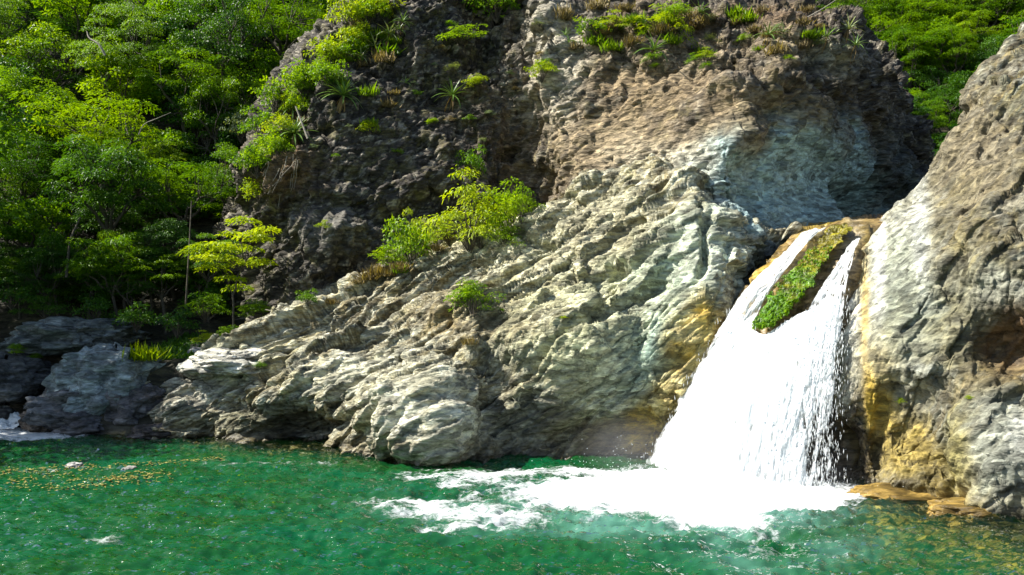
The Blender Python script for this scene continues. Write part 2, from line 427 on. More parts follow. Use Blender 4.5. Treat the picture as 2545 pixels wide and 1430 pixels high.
PB = rock_grid(PB0, [('n', 0.5, 0.32, None), ('f', 0.42, 0.42, LB), ('f', 1.0, 0.36, LB), ('f', 2.2, 0.10, LB2), ('c', 0.9, 0.10, LB2), ('c', 2.2, 0.06, LB3), ('f', 5.0, 0.045, LB3), ('f', 10.0, 0.022, LB3), ('n', 9.0, 0.008, LB)],
               marks=[(705,1055,85,55,-1.5),(1060,1060,115,90,0.5),(1235,960,40,110,-0.4),(1240,880,80,60,0.35),(1255,570,120,16,-0.3),(330,1060,60,30,-0.4),(1380,860,130,90,0.3),(1560,850,120,110,0.25),(1480,1080,140,50,-0.35),(1180,770,90,30,0.2),(560,905,90,28,0.28),(560,1000,140,14,-0.2),(1745,620,12,80,-0.3)],
               seed=11, smooth_marks=[(1760,700,110,260,0.35),(1450,1000,200,160,0.6),(1060,1060,110,90,0.5)])
u, v = proj(PB)
colB = np.array((0.93, 0.93, 0.78), np.float32) * paint(PB, (0.42, 0.375, 0.255), [
    (1400,560,300,110,(0.58,0.54,0.43),0.7),(1480,820,260,190,(0.50,0.51,0.37),0.75),(1680,640,170,140,(0.42,0.50,0.45),0.8),(1650,930,120,120,(0.33,0.48,0.49),0.8),(1800,630,90,90,(0.55,0.58,0.54),0.8),
    (1060,1040,130,110,(0.60,0.59,0.55),0.85),(900,950,160,60,(0.56,0.55,0.50),0.7),(560,900,110,40,(0.55,0.54,0.44),0.8),(430,980,110,60,(0.46,0.44,0.44),0.7),
    (1180,810,110,45,(0.20,0.14,0.07),0.8),(1150,760,200,60,(0.26,0.20,0.12),0.5),(1560,590,120,90,(0.24,0.19,0.12),0.55),(1240,930,60,120,(0.11,0.10,0.085),0.7),  # last dark spot paints in the shade beside the bulge
    (1330,1080,140,90,(0.13,0.14,0.14),0.75),(1480,1090,150,60,(0.20,0.14,0.075),0.75),(720,1060,110,60,(0.08,0.08,0.07),0.8),(560,1060,120,40,(0.20,0.19,0.13),0.6),  # near-black overhang and grey ridge foot are shade put into the colour
    (1605,1090,55,90,(0.58,0.37,0.06),1.0),(1640,1020,52,80,(0.58,0.38,0.07),1.0),(1690,920,50,90,(0.60,0.40,0.08),1.0),(1755,810,48,70,(0.62,0.44,0.11),1.0),(1590,1150,50,30,(0.22,0.14,0.04),0.9),(800,1105,420,14,(0.16,0.13,0.07),0.7)], 11,
    [(1.1, LB, 0.1, 0.22, (0.21, 0.165, 0.09), 0.75), (0.8, None, 0.25, 0.2, (0.15, 0.13, 0.08), 0.7), (2.6, LB, 0.16, 0.15, (0.58, 0.57, 0.52), 0.7), (5.2, LB2, 0.12, 0.10, (0.11, 0.095, 0.07), 0.7), (7.9, LB2, 0.22, 0.1, (0.60, 0.59, 0.55), 0.6)])
o = mesh_obj('rock_ridge', PB.reshape(-1, 3), grid_faces(700, 330), M_ROCK, smooth=False, attrs={'albedo': colB.reshape(-1, 3), 'wet': np.maximum(sstep(0.35, 0.0, PB[..., 2]), 0.6 * sstep(1600, 1720, u)).ravel()})
tag(o, 'pale sloping rock ridge with slanting strata between the pool and the cliff', 'rock')

# --- the rock wall to the right of the fall
C_cols = [
 [(2130,1290,14.8),(2085,1215,14.3),(2060,1100,14.6),(2050,950,15),(2080,800,15.5),(2120,650,16.2),(2190,560,17),(2310,480,17.8),(2390,390,18.5),(2460,270,19),(2600,90,20)],
 [(2190,1290,12.4),(2150,1218,12.5),(2115,1100,12.9),(2085,960,13.3),(2090,830,13.9),(2130,660,14.8),(2195,555,15.4),(2290,460,15.9),(2345,355,16.3),(2400,245,16.7),(2540,55,17.2)],
 [(2270,1310,11.8),(2235,1238,12.0),(2215,1130,12.5),(2185,980,12.8),(2180,830,13.1),(2210,680,13.8),(2270,560,14.4),(2350,460,14.8),(2410,350,15.2),(2480,230,15.6),(2620,50,16.2)],
 [(2390,1340,11.0),(2350,1270,11.3),(2310,1140,12.2),(2290,1000,12.4),(2290,840,12.6),(2320,690,13.1),(2370,570,13.5),(2430,460,14.0),(2500,340,14.4),(2580,220,14.8),(2720,50,15.4)],
 [(2500,1370,10.4),(2460,1300,10.7),(2420,1160,11.5),(2400,1010,11.9),(2400,850,12.2),(2430,700,12.5),(2470,580,12.8),(2530,460,13.2),(2610,330,13.6),(2700,200,14.0),(2850,40,14.6)],
 [(2660,1390,9.8),(2610,1330,10.1),(2570,1180,10.9),(2550,1020,11.4),(2550,860,11.7),(2570,710,11.9),(2610,580,12.1),(2670,450,12.4),(2750,320,12.8),(2850,180,13.2),(3000,20,13.8)],
 [(2950,1470,8.4),(2900,1420,8.6),(2880,1250,9.4),(2860,1060,10),(2850,880,10.4),(2860,720,10.8),(2900,580,11),(2960,440,11.3),(3040,300,11.6),(3150,150,12),(3300,0,12.5)],
]
PC0 = patch(C_cols, 280, 560)
LC = lin_frame((0.35, -0.2, 0.9), (-0.8, -0.5, 0.2), 0.5, 1.2, 1.1)
PC = rock_grid(PC0, [('n', 0.5, 0.28, None), ('f', 0.6, 0.22, LC), ('f', 1.5, 0.10, LC), ('c', 0.8, 0.07, LC), ('c', 2.0, 0.04, LC), ('f', 4.6, 0.035, LC), ('f', 10.0, 0.02, LC), ('n', 7.5, 0.012, LC)],
               marks=[(2500,860,90,90,-0.75),(2480,1130,110,110,0.45),(2370,1160,22,90,-0.35),(2130,1120,60,110,-0.35),(2220,900,80,80,0.15),(2300,1225,120,18,-0.35),(2150,960,50,60,0.2),(2190,1100,20,110,-0.2)],
               seed=23, smooth_marks=[(2170,750,110,230,0.3),(2330,520,150,180,0.6),(2300,1270,200,40,0.6),(2490,1140,100,100,0.45)])
u, v = proj(PC)
LCS = lin_frame((0.42, -0.25, 0.88), (-0.8, -0.5, 0.2), 0.16, 2.2, 1.4)
colC = np.array((0.57, 0.58, 0.56), np.float32) * paint(PC, (0.23, 0.23, 0.16), [
    (2265,560,70,200,(0.66,0.65,0.56),0.8),(2140,800,45,230,(0.68,0.64,0.50),0.85),(2250,760,100,170,(0.40,0.44,0.35),0.6),(2440,760,100,160,(0.36,0.39,0.28),0.6),(2420,330,110,200,(0.30,0.24,0.15),0.7),(2480,500,120,170,(0.27,0.22,0.14),0.6),
    (2380,700,80,200,(0.24,0.20,0.11),0.5),(2500,860,90,90,(0.25,0.13,0.06),0.85),(2460,720,90,60,(0.42,0.42,0.36),0.6),(2430,950,160,50,(0.28,0.21,0.08),0.6),(2270,950,90,90,(0.52,0.51,0.44),0.6),
    (2180,1010,45,120,(0.52,0.36,0.05),0.85),(2230,1130,90,90,(0.48,0.35,0.08),0.8),(2350,1200,80,70,(0.34,0.25,0.06),0.7),(2130,1130,50,110,(0.10,0.075,0.06),0.9),(2300,1250,170,25,(0.46,0.34,0.12),0.85),
    (2490,1130,100,130,(0.52,0.53,0.44),0.85),(2380,1130,30,100,(0.45,0.38,0.12),0.6),(2190,1200,110,16,(0.07,0.055,0.04),0.7),(2530,1080,30,60,WHITE,0.6),(2112,740,14,150,(0.95,0.93,0.85),0.9),(2148,760,11,190,(0.70,0.50,0.16),0.85),(2185,650,16,170,(0.92,0.92,0.85),0.8),(2290,560,20,170,(0.85,0.86,0.8),0.7),(2160,1000,16,90,(0.75,0.5,0.06),0.9)], 23,
    [(1.0, LCS, 0.12, 0.14, (0.58, 0.58, 0.50), 0.55), (1.7, LCS, 0.16, 0.12, (0.20, 0.145, 0.07), 0.75), (2.9, LCS, 0.2, 0.1, (0.44, 0.34, 0.10), 0.5), (1.2, LC, 0.15, 0.2, (0.18, 0.17, 0.11), 0.6), (2.7, LC, 0.2, 0.15, (0.50, 0.51, 0.46), 0.6), (5.9, LC, 0.14, 0.12, (0.12, 0.105, 0.07), 0.65), (0.7, None, 0.25, 0.15, (0.33, 0.26, 0.08), 0.5)])
o = mesh_obj('rock_wall', PC.reshape(-1, 3), grid_faces(280, 560), M_WORN, smooth=False, attrs={'albedo': colC.reshape(-1, 3), 'wet': np.maximum(sstep(0.6, 0.0, PC[..., 2]), 0.7 * sstep(2200, 2100, u)).ravel()})
tag(o, 'steep pale and ochre rock wall beside the waterfall', 'rock')

# --- the worn chute the water slides down
D_cols = [
 [(1560,1260,15.6),(1640,1100,15.4),(1740,950,15.2),(1800,820,15.1),(1850,720,15.35),(1930,620,15.8),(1975,580,16.3),(2000,565,17.5),(2040,550,20)],
 [(1660,1270,14.4),(1720,1100,14.4),(1800,950,14.45),(1850,820,14.6),(1900,720,14.9),(1975,620,15.5),(2010,578,16.0),(2040,562,17.3),(2080,548,20)],
 [(1780,1280,13.7),(1830,1100,13.8),(1870,950,13.9),(1910,820,14.2),(1960,720,14.6),(2020,625,15.3),(2055,572,15.8),(2090,557,17.2),(2130,545,20)],
 [(1900,1280,13.4),(1930,1100,13.5),(1950,950,13.6),(1985,820,13.95),(2030,720,14.4),(2080,625,15.1),(2110,565,15.6),(2140,553,17.2),(2170,540,20)],
 [(2020,1270,13.2),(2030,1100,13.3),(2040,950,13.5),(2065,820,13.85),(2095,720,14.3),(2130,625,14.95),(2160,562,15.5),(2190,550,17.2),(2210,538,20)],
 [(2150,1260,13.4),(2150,1100,13.6),(2140,950,13.8),(2150,820,14.2),(2175,720,14.6),(2200,625,15.2),(2225,560,15.9),(2240,545,17.4),(2260,534,20)],
]
PD0 = patch(D_cols, 150, 220)
PD = rock_grid(PD0, [('n', 0.8, 0.12, None), ('f', 1.8, 0.10, None), ('n', 4.0, 0.03, None)], seed=37)
colD = paint(PD, (0.22, 0.15, 0.06), [(1900,660,60,90,(0.36,0.24,0.05),0.9),(2060,590,70,40,(0.30,0.22,0.03),0.9),(1800,820,60,60,(0.45,0.33,0.13),0.8),(2110,700,30,140,(0.24,0.20,0.15),0.8),(2050,1120,60,150,(0.06,0.055,0.05),0.9)], 37, [(2.0, None, 0.2, 0.15, (0.12, 0.10, 0.04), 0.6)])
o = mesh_obj('waterfall_bed', PD.reshape(-1, 3), grid_faces(150, 220), M_ROCK, attrs={'albedo': colD.reshape(-1, 3), 'wet': np.ones(PD.shape[0] * PD.shape[1])})
tag(o, 'wet golden brown rock chute under the waterfall', 'rock')

# ------------------------------------------------------------------ ground: pool bed, bank and wooded slopes in one sheet
def hill_z(x, y):
    y0 = 21.5 + 14.0 * sstep(3.0, 8.0, x)
    terr = 1.55 + 0.12 * (y - 18.5)
    up = np.maximum(y - y0, 0)
    z = terr + 0.92 * up
    z = np.where(x > 3, np.maximum(0.92 * up + 2.0, terr * 0 + 2.0), z)
    bank = sstep(17.6, 18.8, y + 0.5 * sstep(-4, -9, x) - 2.1 * sstep(-9.2, -10.4, x))
    return z * bank + bed_z(x, y) * (1 - bank)

def right_shore(x, y):           # metres out from the right-hand rock foot
    ax, ay, bx, by = 5.4, 12.6, 6.9, 9.6
    nx, ny = (by - ay), -(bx - ax)
    ln = math.hypot(nx, ny)
    return ((x - ax) * nx + (y - ay) * ny) / ln

def bed_z(x, y):
    r = right_shore(x, y)
    s1 = 1 - sstep(-0.3, 5.2, r)
    shore = 17.4 + np.clip((x + 7.7) * -0.40, -3.0, 0.9)
    s2 = sstep(-2.0, -0.1, y - shore) * sstep(1.0, -3.0, x)
    return -3.0 + 2.95 * np.maximum(s1, s2)

xs = np.concatenate([np.linspace(-70, -17, 40), np.linspace(-16.6, 16, 230), np.linspace(16.5, 70, 40)])
ys = np.concatenate([np.linspace(-40, 5, 20), np.linspace(5.3, 26, 170), np.linspace(26.4, 60, 90), np.linspace(61, 130, 30)])
X, Y = np.meshgrid(xs, ys, indexing='ij')
Z = hill_z(X, Y)
P = np.stack([X, Y, Z], -1)
Z = Z + 0.12 * fbm(P * np.array((1, 1, 0)), 5, 71) + np.where(Y > 22, 0.5 * perlin(P * 0.25, 77), 0)
P = np.stack([X, Y, Z], -1)
soil = np.maximum(sstep(-0.25, -0.05, Z), sstep(17.7, 18.2, Y))[..., None]
cg = np.array((0.40, 0.29, 0.07)) * (1 - soil) + np.array((0.035, 0.032, 0.018)) * soil
cg = cg * (1 + 0.6 * fbm(P * 1.5, 4, 78))[..., None]
o = mesh_obj('ground', P.reshape(-1, 3), grid_faces(len(xs), len(ys)), M_ROCK, attrs={'albedo': np.clip(cg, 0.01, 0.5).reshape(-1, 3), 'wet': (Z < 0.2).astype(np.float32).ravel()})
tag(o, 'stony pool bed rising into dark wooded slopes', kind='structure')

# ------------------------------------------------------------------ boulders on the left bank
def boulder(u, v, y, hw, hh, hd, seed, base, label, spots=(), rough=1.0, n=(150, 76)):
    c = W(u, v, y)
    th, ph = np.meshgrid(np.linspace(0, 2 * math.pi, n[0]), np.linspace(-math.pi / 2 + 0.02, math.pi / 2 - 0.02, n[1]), indexing='ij')
    D = np.stack([np.cos(th) * np.cos(ph), np.sin(th) * np.cos(ph), np.sin(ph)], -1)
    D = np.sign(D) * np.abs(D) ** 0.8
    s = np.array((hw, hd, hh)) / F * y
    Q = D * s
    k = 1 + rough * (0.35 * fbm(D * 1.1 + seed, 3, seed) + 0.16 * facets(D * 1.9 + seed, seed) + 0.06 * facets(D * 5 + seed, seed + 3) + 0.03 * fbm(D * 6, 3, seed + 4))
    Q = Q * k[..., None]
    Pw = Q + c
    col = paint(Pw, base, spots, seed, [(1.6, None, 0.15, 0.2, tuple(x * 0.55 for x in base), 0.7), (4.0, None, 0.2, 0.15, tuple(min(0.7, x * 1.5) for x in base), 0.6)])
    Q[..., 2] -= Q[..., 2].min()
    c = c + np.array((0, 0, (Pw[..., 2] - c[2]).min()))
    o = mesh_obj('boulder', Q.reshape(-1, 3), grid_faces(*n), M_ROCK, attrs={'albedo': col.reshape(-1, 3), 'wet': sstep(0.5, 0.0, Pw[..., 2]).ravel()}, loc=c)
    tag(o, label, 'boulder', 'boulders along the bank')
    return o
SLATE = (0.22, 0.26, 0.27)
boulder(285, 955, 18.5, 132, 96, 110, 101, SLATE, 'big rounded blue-grey boulder with a grass tuft on its right shoulder', rough=0.7)
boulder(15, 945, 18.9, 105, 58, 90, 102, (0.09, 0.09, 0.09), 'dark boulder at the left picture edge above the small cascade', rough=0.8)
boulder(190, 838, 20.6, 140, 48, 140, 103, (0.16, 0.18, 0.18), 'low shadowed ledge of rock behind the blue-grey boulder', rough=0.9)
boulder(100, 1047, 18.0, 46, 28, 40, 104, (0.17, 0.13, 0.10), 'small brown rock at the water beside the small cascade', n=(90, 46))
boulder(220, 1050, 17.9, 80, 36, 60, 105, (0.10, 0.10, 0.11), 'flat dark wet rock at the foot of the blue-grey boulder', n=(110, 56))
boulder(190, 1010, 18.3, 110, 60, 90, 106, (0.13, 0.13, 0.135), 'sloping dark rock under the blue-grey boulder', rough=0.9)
boulder(562, 905, 18.0, 108, 36, 100, 107, (0.52, 0.50, 0.42), 'sunlit pale oval rock lying on the low end of the ridge', rough=0.8)
boulder(690, 850, 19.2, 70, 32, 60, 108, (0.15, 0.15, 0.14), 'dark rock against the foot of the cliff behind the ridge', n=(90, 46))
boulder(492, 874, 18.9, 22, 9, 14, 109, (0.5, 0.48, 0.45), 'tiny pale stone lying in the grass behind the oval rock', n=(50, 26))
boulder(8, 1028, 18.3, 24, 14, 20, 110, (0.08, 0.08, 0.08), 'little black stone in the small cascade', n=(50, 26))
boulder(330, 1015, 18.1, 90, 66, 70, 112, (0.12, 0.115, 0.12), 'dark wet rock wedged between the blue-grey boulder and the ridge', rough=0.9)
boulder(400, 1075, 17.4, 60, 22, 50, 111, (0.12, 0.11, 0.11), 'low dark stone where the ridge meets the shallow water', n=(90, 46))

for (u, v, y, hw, hh, hd, sd, lab) in ((2265, 1240, 12.1, 170, 32, 70, 121, 'long low ochre ledge at the foot of the rock wall'), (2430, 1280, 11.2, 130, 34, 70, 122, 'shorter yellowish ledge at the waterline nearest the picture corner')):
    b = boulder(u, v, y, hw, hh, hd, sd, (0.42, 0.29, 0.08), lab, rough=0.6)
    b.name = 'ledge'; b['category'] = 'ledge'

# ------------------------------------------------------------------ pool
def wave_z(Pw):
    Q = Pw * np.array((0.8, 1.7, 0)) + np.array((0, 0, 3.1))
    a = 0.06 * fbm(Q * 0.9, 3, 201) + 0.09 * fbm(Q * 2.4, 4, 205, 0.6, True)
    near = np.exp(-((Pw[..., 0] - 2.6) / 4.0) ** 2 - ((Pw[..., 1] - 12) / 2.6) ** 2)
    return a * (0.75 + 0.6 * near)

def water_material():
    m, nt, N, L = new_mat('green_pool_water')
    out = nd(N, 'ShaderNodeOutputMaterial')
    dep = nd(N, 'ShaderNodeAttribute', attribute_name='opacity')
    milk = nd(N, 'ShaderNodeAttribute', attribute_name='bubbles')
    tc = nd(N, 'ShaderNodeTexCoord')
    mp = nd(N, 'ShaderNodeMapping'); mp.inputs['Scale'].default_value = (0.5, 1.9, 1); L.new(tc.outputs['Object'], mp.inputs[0])
    n1 = nd(N, 'ShaderNodeTexNoise'); n1.inputs['Scale'].default_value = 4; n1.inputs['Detail'].default_value = 3; n1.inputs['Roughness'].default_value = 0.55; n1.inputs['Distortion'].default_value = 0.6
    n0 = nd(N, 'ShaderNodeTexNoise'); n0.inputs['Scale'].default_value = 0.6; n0.inputs['Detail'].default_value = 3
    L.new(mp.outputs[0], n1.inputs[0]); L.new(mp.outputs[0], n0.inputs[0])
    ramp = nd(N, 'ShaderNodeValToRGB')
    ramp.color_ramp.elements[0].position = 0.38; ramp.color_ramp.elements[0].color = (0.001, 0.072, 0.022, 1)
    ramp.color_ramp.elements[1].position = 0.62; ramp.color_ramp.elements[1].color = (0.006, 0.066, 0.012, 1)
    L.new(n0.outputs[0], ramp.inputs[0])
    mc = nd(N, 'ShaderNodeMix', data_type='RGBA'); L.new(milk.outputs['Fac'], mc.inputs[0]); L.new(ramp.outputs[0], mc.inputs[6]); mc.inputs[7].default_value = (0.16, 0.36, 0.30, 1)
    bp = nd(N, 'ShaderNodeBump'); bp.inputs['Strength'].default_value = 0.9; bp.inputs['Distance'].default_value = 0.11; L.new(n1.outputs[0], bp.inputs['Height'])
    dif = nd(N, 'ShaderNodeBsdfDiffuse'); L.new(mc.outputs[2], dif.inputs[0])
    tr = nd(N, 'ShaderNodeBsdfTransparent'); tr.inputs[0].default_value = (0.90, 0.93, 0.72, 1)
    body = nd(N, 'ShaderNodeMixShader'); L.new(dep.outputs['Fac'], body.inputs[0]); L.new(tr.outputs[0], body.inputs[1]); L.new(dif.outputs[0], body.inputs[2])
    fr = nd(N, 'ShaderNodeFresnel'); fr.inputs[0].default_value = 1.45; L.new(bp.outputs[0], fr.inputs['Normal'])
    gl = nd(N, 'ShaderNodeBsdfGlossy'); gl.inputs['Roughness'].default_value = 0.03; L.new(bp.outputs[0], gl.inputs['Normal'])
    mx = nd(N, 'ShaderNodeMixShader'); L.new(fr.outputs[0], mx.inputs[0]); L.new(body.outputs[0], mx.inputs[1]); L.new(gl.outputs[0], mx.inputs[2])
    L.new(mx.outputs[0], out.inputs[0])
    return m

xs = np.concatenate([np.linspace(-60, -13.5, 30), np.linspace(-13.3, 9.5, 560), np.linspace(10, 60, 30)])
ys = np.concatenate([np.linspace(-35, 6, 25), 6.2 * (19.8 / 6.2) ** np.linspace(0, 1, 330)])
X, Y = np.meshgrid(xs, ys, indexing='ij')
PW = np.stack([X, Y, np.zeros_like(X)], -1)
ZW = wave_z(PW)
PW[..., 2] = ZW
Yc = np.maximum(PW[..., 1], 1.0)
uw = CU + PW[..., 0] / Yc * F; vw = CV + CZ / Yc * F
def blob(u, v, mu, mv, ru, rv, p=1.3):
    return np.exp(-(((u - mu) / ru) ** 2 + ((v - mv) / rv) ** 2) ** p)
wob = fbm(PW * np.array((0.7, 1.0, 0)), 4, 211); wob2 = fbm(PW * np.array((0.7, 1.0, 0)), 4, 215)
uf = uw + wob * 60; vf = vw + wob2 * 22
dens = 1.25 * blob(uf, vf, 1660, 1232, 410, 56, 1.4) + 0.9 * blob(uf, vf, 1785, 1292, 130, 32) + 0.8 * blob(uf, vf, 2045, 1240, 115, 24) + 0.62 * blob(uf, vf, 1140, 1196, 130, 18) + 0.62 * blob(uf, vf, 1040, 1264, 150, 24) \
     + 0.58 * blob(uf, vf, 1170, 1318, 200, 22) + 0.5 * blob(uf, vf, 1210, 1288, 150, 18) + 0.95 * blob(uw, vw, 50, 1082, 190, 18) + 0.5 * blob(uw, vw, 1330, 1180, 260, 12) + 0.36 * blob(uw, vw, 260, 1350, 70, 24) \
     + 0.3 * blob(uw, vw, 1900, 1360, 330, 50) + 0.3 * blob(uw, vw, 150, 1175, 260, 14) + 0.36 * blob(uw, vw, 700, 1160, 300, 10)
foam = np.clip(dens, 0, 1.4)
ZW = ZW * (1 - 0.75 * sstep(0.5, 1.1, foam))
PW[..., 2] = ZW
milk = np.clip(0.6 * blob(uw, vw, 1650, 1280, 560, 70) + 0.45 * blob(uw, vw, 1960, 1370, 200, 80), 0, 1) * np.clip(0.6 + 0.9 * wob, 0, 1)
bz = bed_z(X, Y)
opac = np.clip(1 - np.exp(-np.maximum(-bz - 0.02, 0) * 1.0), 0.06, 0.985)
o = mesh_obj('water', PW.reshape(-1, 3), grid_faces(len(xs), len(ys)), water_material(), attrs={'opacity': opac.ravel(), 'bubbles': milk.ravel()})
tag(o, 'emerald green pool with small ripples', kind='structure')

def froth_material(name, rough=0.7, lacy=False):
    m, nt, N, L = new_mat(name)
    out = nd(N, 'ShaderNodeOutputMaterial')
    at = nd(N, 'ShaderNodeAttribute', attribute_name='cover')
    fac = at.outputs['Fac']
    if lacy:
        tc = nd(N, 'ShaderNodeTexCoord')
        mp = nd(N, 'ShaderNodeMapping'); mp.inputs['Scale'].default_value = (0.8, 1.5, 1.0); L.new(tc.outputs['Object'], mp.inputs[0])
        n1 = nd(N, 'ShaderNodeTexNoise'); n1.inputs['Scale'].default_value = 2.6; n1.inputs['Detail'].default_value = 8; n1.inputs['Roughness'].default_value = 0.66; n1.inputs['Distortion'].default_value = 1.2
        n2 = nd(N, 'ShaderNodeTexNoise'); n2.inputs['Scale'].default_value = 14; n2.inputs['Detail'].default_value = 4; n2.inputs['Roughness'].default_value = 0.7; n2.inputs['Distortion'].default_value = 0.8
        L.new(mp.outputs[0], n1.inputs[0]); L.new(mp.outputs[0], n2.inputs[0])
        a1 = nd(N, 'ShaderNodeMath', operation='MULTIPLY_ADD'); L.new(n1.outputs[0], a1.inputs[0]); a1.inputs[1].default_value = 1.7; L.new(at.outputs['Fac'], a1.inputs[2])
        a2 = nd(N, 'ShaderNodeMath', operation='MULTIPLY_ADD'); L.new(n2.outputs[0], a2.inputs[0]); a2.inputs[1].default_value = 0.9; L.new(a1.outputs[0], a2.inputs[2])
        mr = nd(N, 'ShaderNodeMapRange', interpolation_type='SMOOTHSTEP'); mr.inputs[1].default_value = 1.66; mr.inputs[2].default_value = 2.2; L.new(a2.outputs[0], mr.inputs[0])
        g = nd(N, 'ShaderNodeMapRange', interpolation_type='SMOOTHSTEP'); g.inputs[1].default_value = 0.12; g.inputs[2].default_value = 0.35; L.new(at.outputs['Fac'], g.inputs[0])
        mu = nd(N, 'ShaderNodeMath', operation='MULTIPLY'); L.new(mr.outputs[0], mu.inputs[0]); L.new(g.outputs[0], mu.inputs[1])
        fac = mu.outputs[0]
    d = nd(N, 'ShaderNodeBsdfPrincipled'); d.inputs['Base Color'].default_value = (0.86, 0.89, 0.90, 1); d.inputs['Roughness'].default_value = rough
    t = nd(N, 'ShaderNodeBsdfTranslucent'); t.inputs[0].default_value = (0.86, 0.91, 0.92, 1)
    mm = nd(N, 'ShaderNodeMixShader'); mm.inputs[0].default_value = 0.35; L.new(d.outputs[0], mm.inputs[1]); L.new(t.outputs[0], mm.inputs[2])
    tr = nd(N, 'ShaderNodeBsdfTransparent')
    mx = nd(N, 'ShaderNodeMixShader'); L.new(fac, mx.inputs[0]); L.new(tr.outputs[0], mx.inputs[1]); L.new(mm.outputs[0], mx.inputs[2])
    L.new(mx.outputs[0], out.inputs[0])
    return m
M_FROTH = froth_material('white_water')

faces = grid_faces(len(xs), len(ys))
fl = foam.ravel()
sel = faces[(fl[faces].max(1) > 0.13)]
ids = np.unique(sel)
remap = -np.ones(len(fl), int); remap[ids] = np.arange(len(ids))
boil = 0.30 * np.exp(-((X - 2.9) / 1.9) ** 2 - ((Y - 12.9) / 0.8) ** 2)
fz = ZW + 0.012 + sstep(0.5, 1.2, foam) * (0.02 + boil * 0.7 + 0.018 * np.abs(fbm(PW * np.array((2.2, 2.2, 0)), 4, 231, 0.6)))
PF = np.stack([X, Y, fz], -1).reshape(-1, 3)[ids]
o = mesh_obj('foam', PF, remap[sel], froth_material('lacy_foam', lacy=True), attrs={'cover': fl[ids]})
tag(o, 'white foam spreading over the pool from the foot of the fall', kind='stuff')

# ------------------------------------------------------------------ waterfall
wf = thing('waterfall', W(1850, 1240, 12.8), 'white waterfall sliding down the rock chute into the pool', 'waterfall')
wf.location.z = 0.0
WF0 = np.array(wf.location)
def sheet(name, cols, ns, nt, dens_fn, seed, amp=0.05, freq=(7, 1.3)):
    P = patch(cols, ns, nt)
    n = grid_normals(P)
    S, T = np.meshgrid(np.linspace(0, 1, ns), np.linspace(0, 1, nt), indexing='ij')
    width = np.linalg.norm(P[-1] - P[0], axis=-1).mean(); length = np.linalg.norm(P[:, -1] - P[:, 0], axis=-1).mean()
    q = np.stack([S * width, T * length, 0 * S], -1)
    st = fbm(q * np.array((freq[0], freq[1], 1)), 4, seed, 0.6)
    fn = fbm(q * np.array((freq[0] * 2.2, freq[1] * 3.5, 1)), 3, seed + 9, 0.6)
    lump = fbm(q * np.array((2.5, 1.2, 1)), 3, seed + 5)
    P = P + n * (amp * (st + 0.6 * fn) + amp * 1.6 * lump)[..., None]
    cover = np.clip(sstep(-0.15, 0.15, dens_fn(S, T) + 0.75 * st + 0.45 * fn), 0, 1)
    edge = np.minimum(np.minimum(S, 1 - S) / 0.04, 1.0)
    cover = cover * sstep(0, 1, edge + 0.8 * fn)
    return mesh_obj(name, (P - WF0).reshape(-1, 3), grid_faces(ns, nt), M_FROTH, wf, attrs={'cover': np.clip(cover, 0, 1).ravel()}), P
cur_cols = [
 [(1588,1205,14.1),(1648,1080,14.2),(1712,960,14.25),(1776,850,14.3),(1832,755,14.6)],
 [(1680,1250,13.2),(1725,1080,13.5),(1780,960,13.8),(1828,870,14.05),(1852,800,14.3)],
 [(1790,1270,12.7),(1820,1080,13.0),(1850,960,13.4),(1885,880,13.7),(1905,830,13.85)],
 [(1900,1260,12.5),(1920,1080,12.8),(1945,960,13.1),(1965,860,13.45),(1988,785,13.75)],
 [(1990,1240,12.4),(2005,1080,12.7),(2020,960,12.95),(2040,850,13.3),(2060,750,13.75)],
 [(2066,1228,12.35),(2068,1080,12.7),(2075,960,12.9),(2085,850,13.25),(2100,740,13.75)],
]
_, PCUR = sheet('curtain', cur_cols, 300, 300, lambda S, T: 1.5 - 1.75 * sstep(0.55, 0.9, S) * sstep(0.62, 0.3, T) - 0.5 * sstep(0.9, 1.0, T), 301, 0.022)
back_cols = [[(a - 8, b, c + 0.18) for (a, b, c) in col] for col in cur_cols]
sheet('curtain', back_cols, 160, 160, lambda S, T: 1.5 - 2.4 * sstep(0.6, 0.95, S) * sstep(0.7, 0.3, T) - 0.6 * sstep(0.88, 1.0, T), 331, 0.03)
sheet('strand', [
 [(1775,835,14.45),(1825,755,14.6),(1870,700,14.85),(1945,628,15.35),(1993,583,15.75),(2022,566,16.3)],
 [(1815,840,14.25),(1862,755,14.45),(1905,700,14.7),(1968,628,15.2),(2017,580,15.6),(2040,565,16.2)],
 [(1860,845,14.1),(1893,760,14.4),(1930,700,14.65),(1985,628,15.15),(2035,578,15.6),(2055,564,16.2)]], 70, 150, lambda S, T: 0.75 + 0 * S, 341, 0.03)
sheet('strand', [
 [(1965,850,13.6),(2010,765,13.95),(2050,700,14.3),(2090,640,14.7),(2118,598,15.1)],
 [(2030,850,13.4),(2060,765,13.85),(2080,700,14.2),(2105,640,14.6),(2127,595,15.0)],
 [(2088,850,13.3),(2098,765,13.75),(2106,700,14.1),(2122,640,14.5),(2137,590,14.95)]], 90, 150, lambda S, T: 0.45 - 0.35 * sstep(0.5, 0.95, S), 351, 0.03)

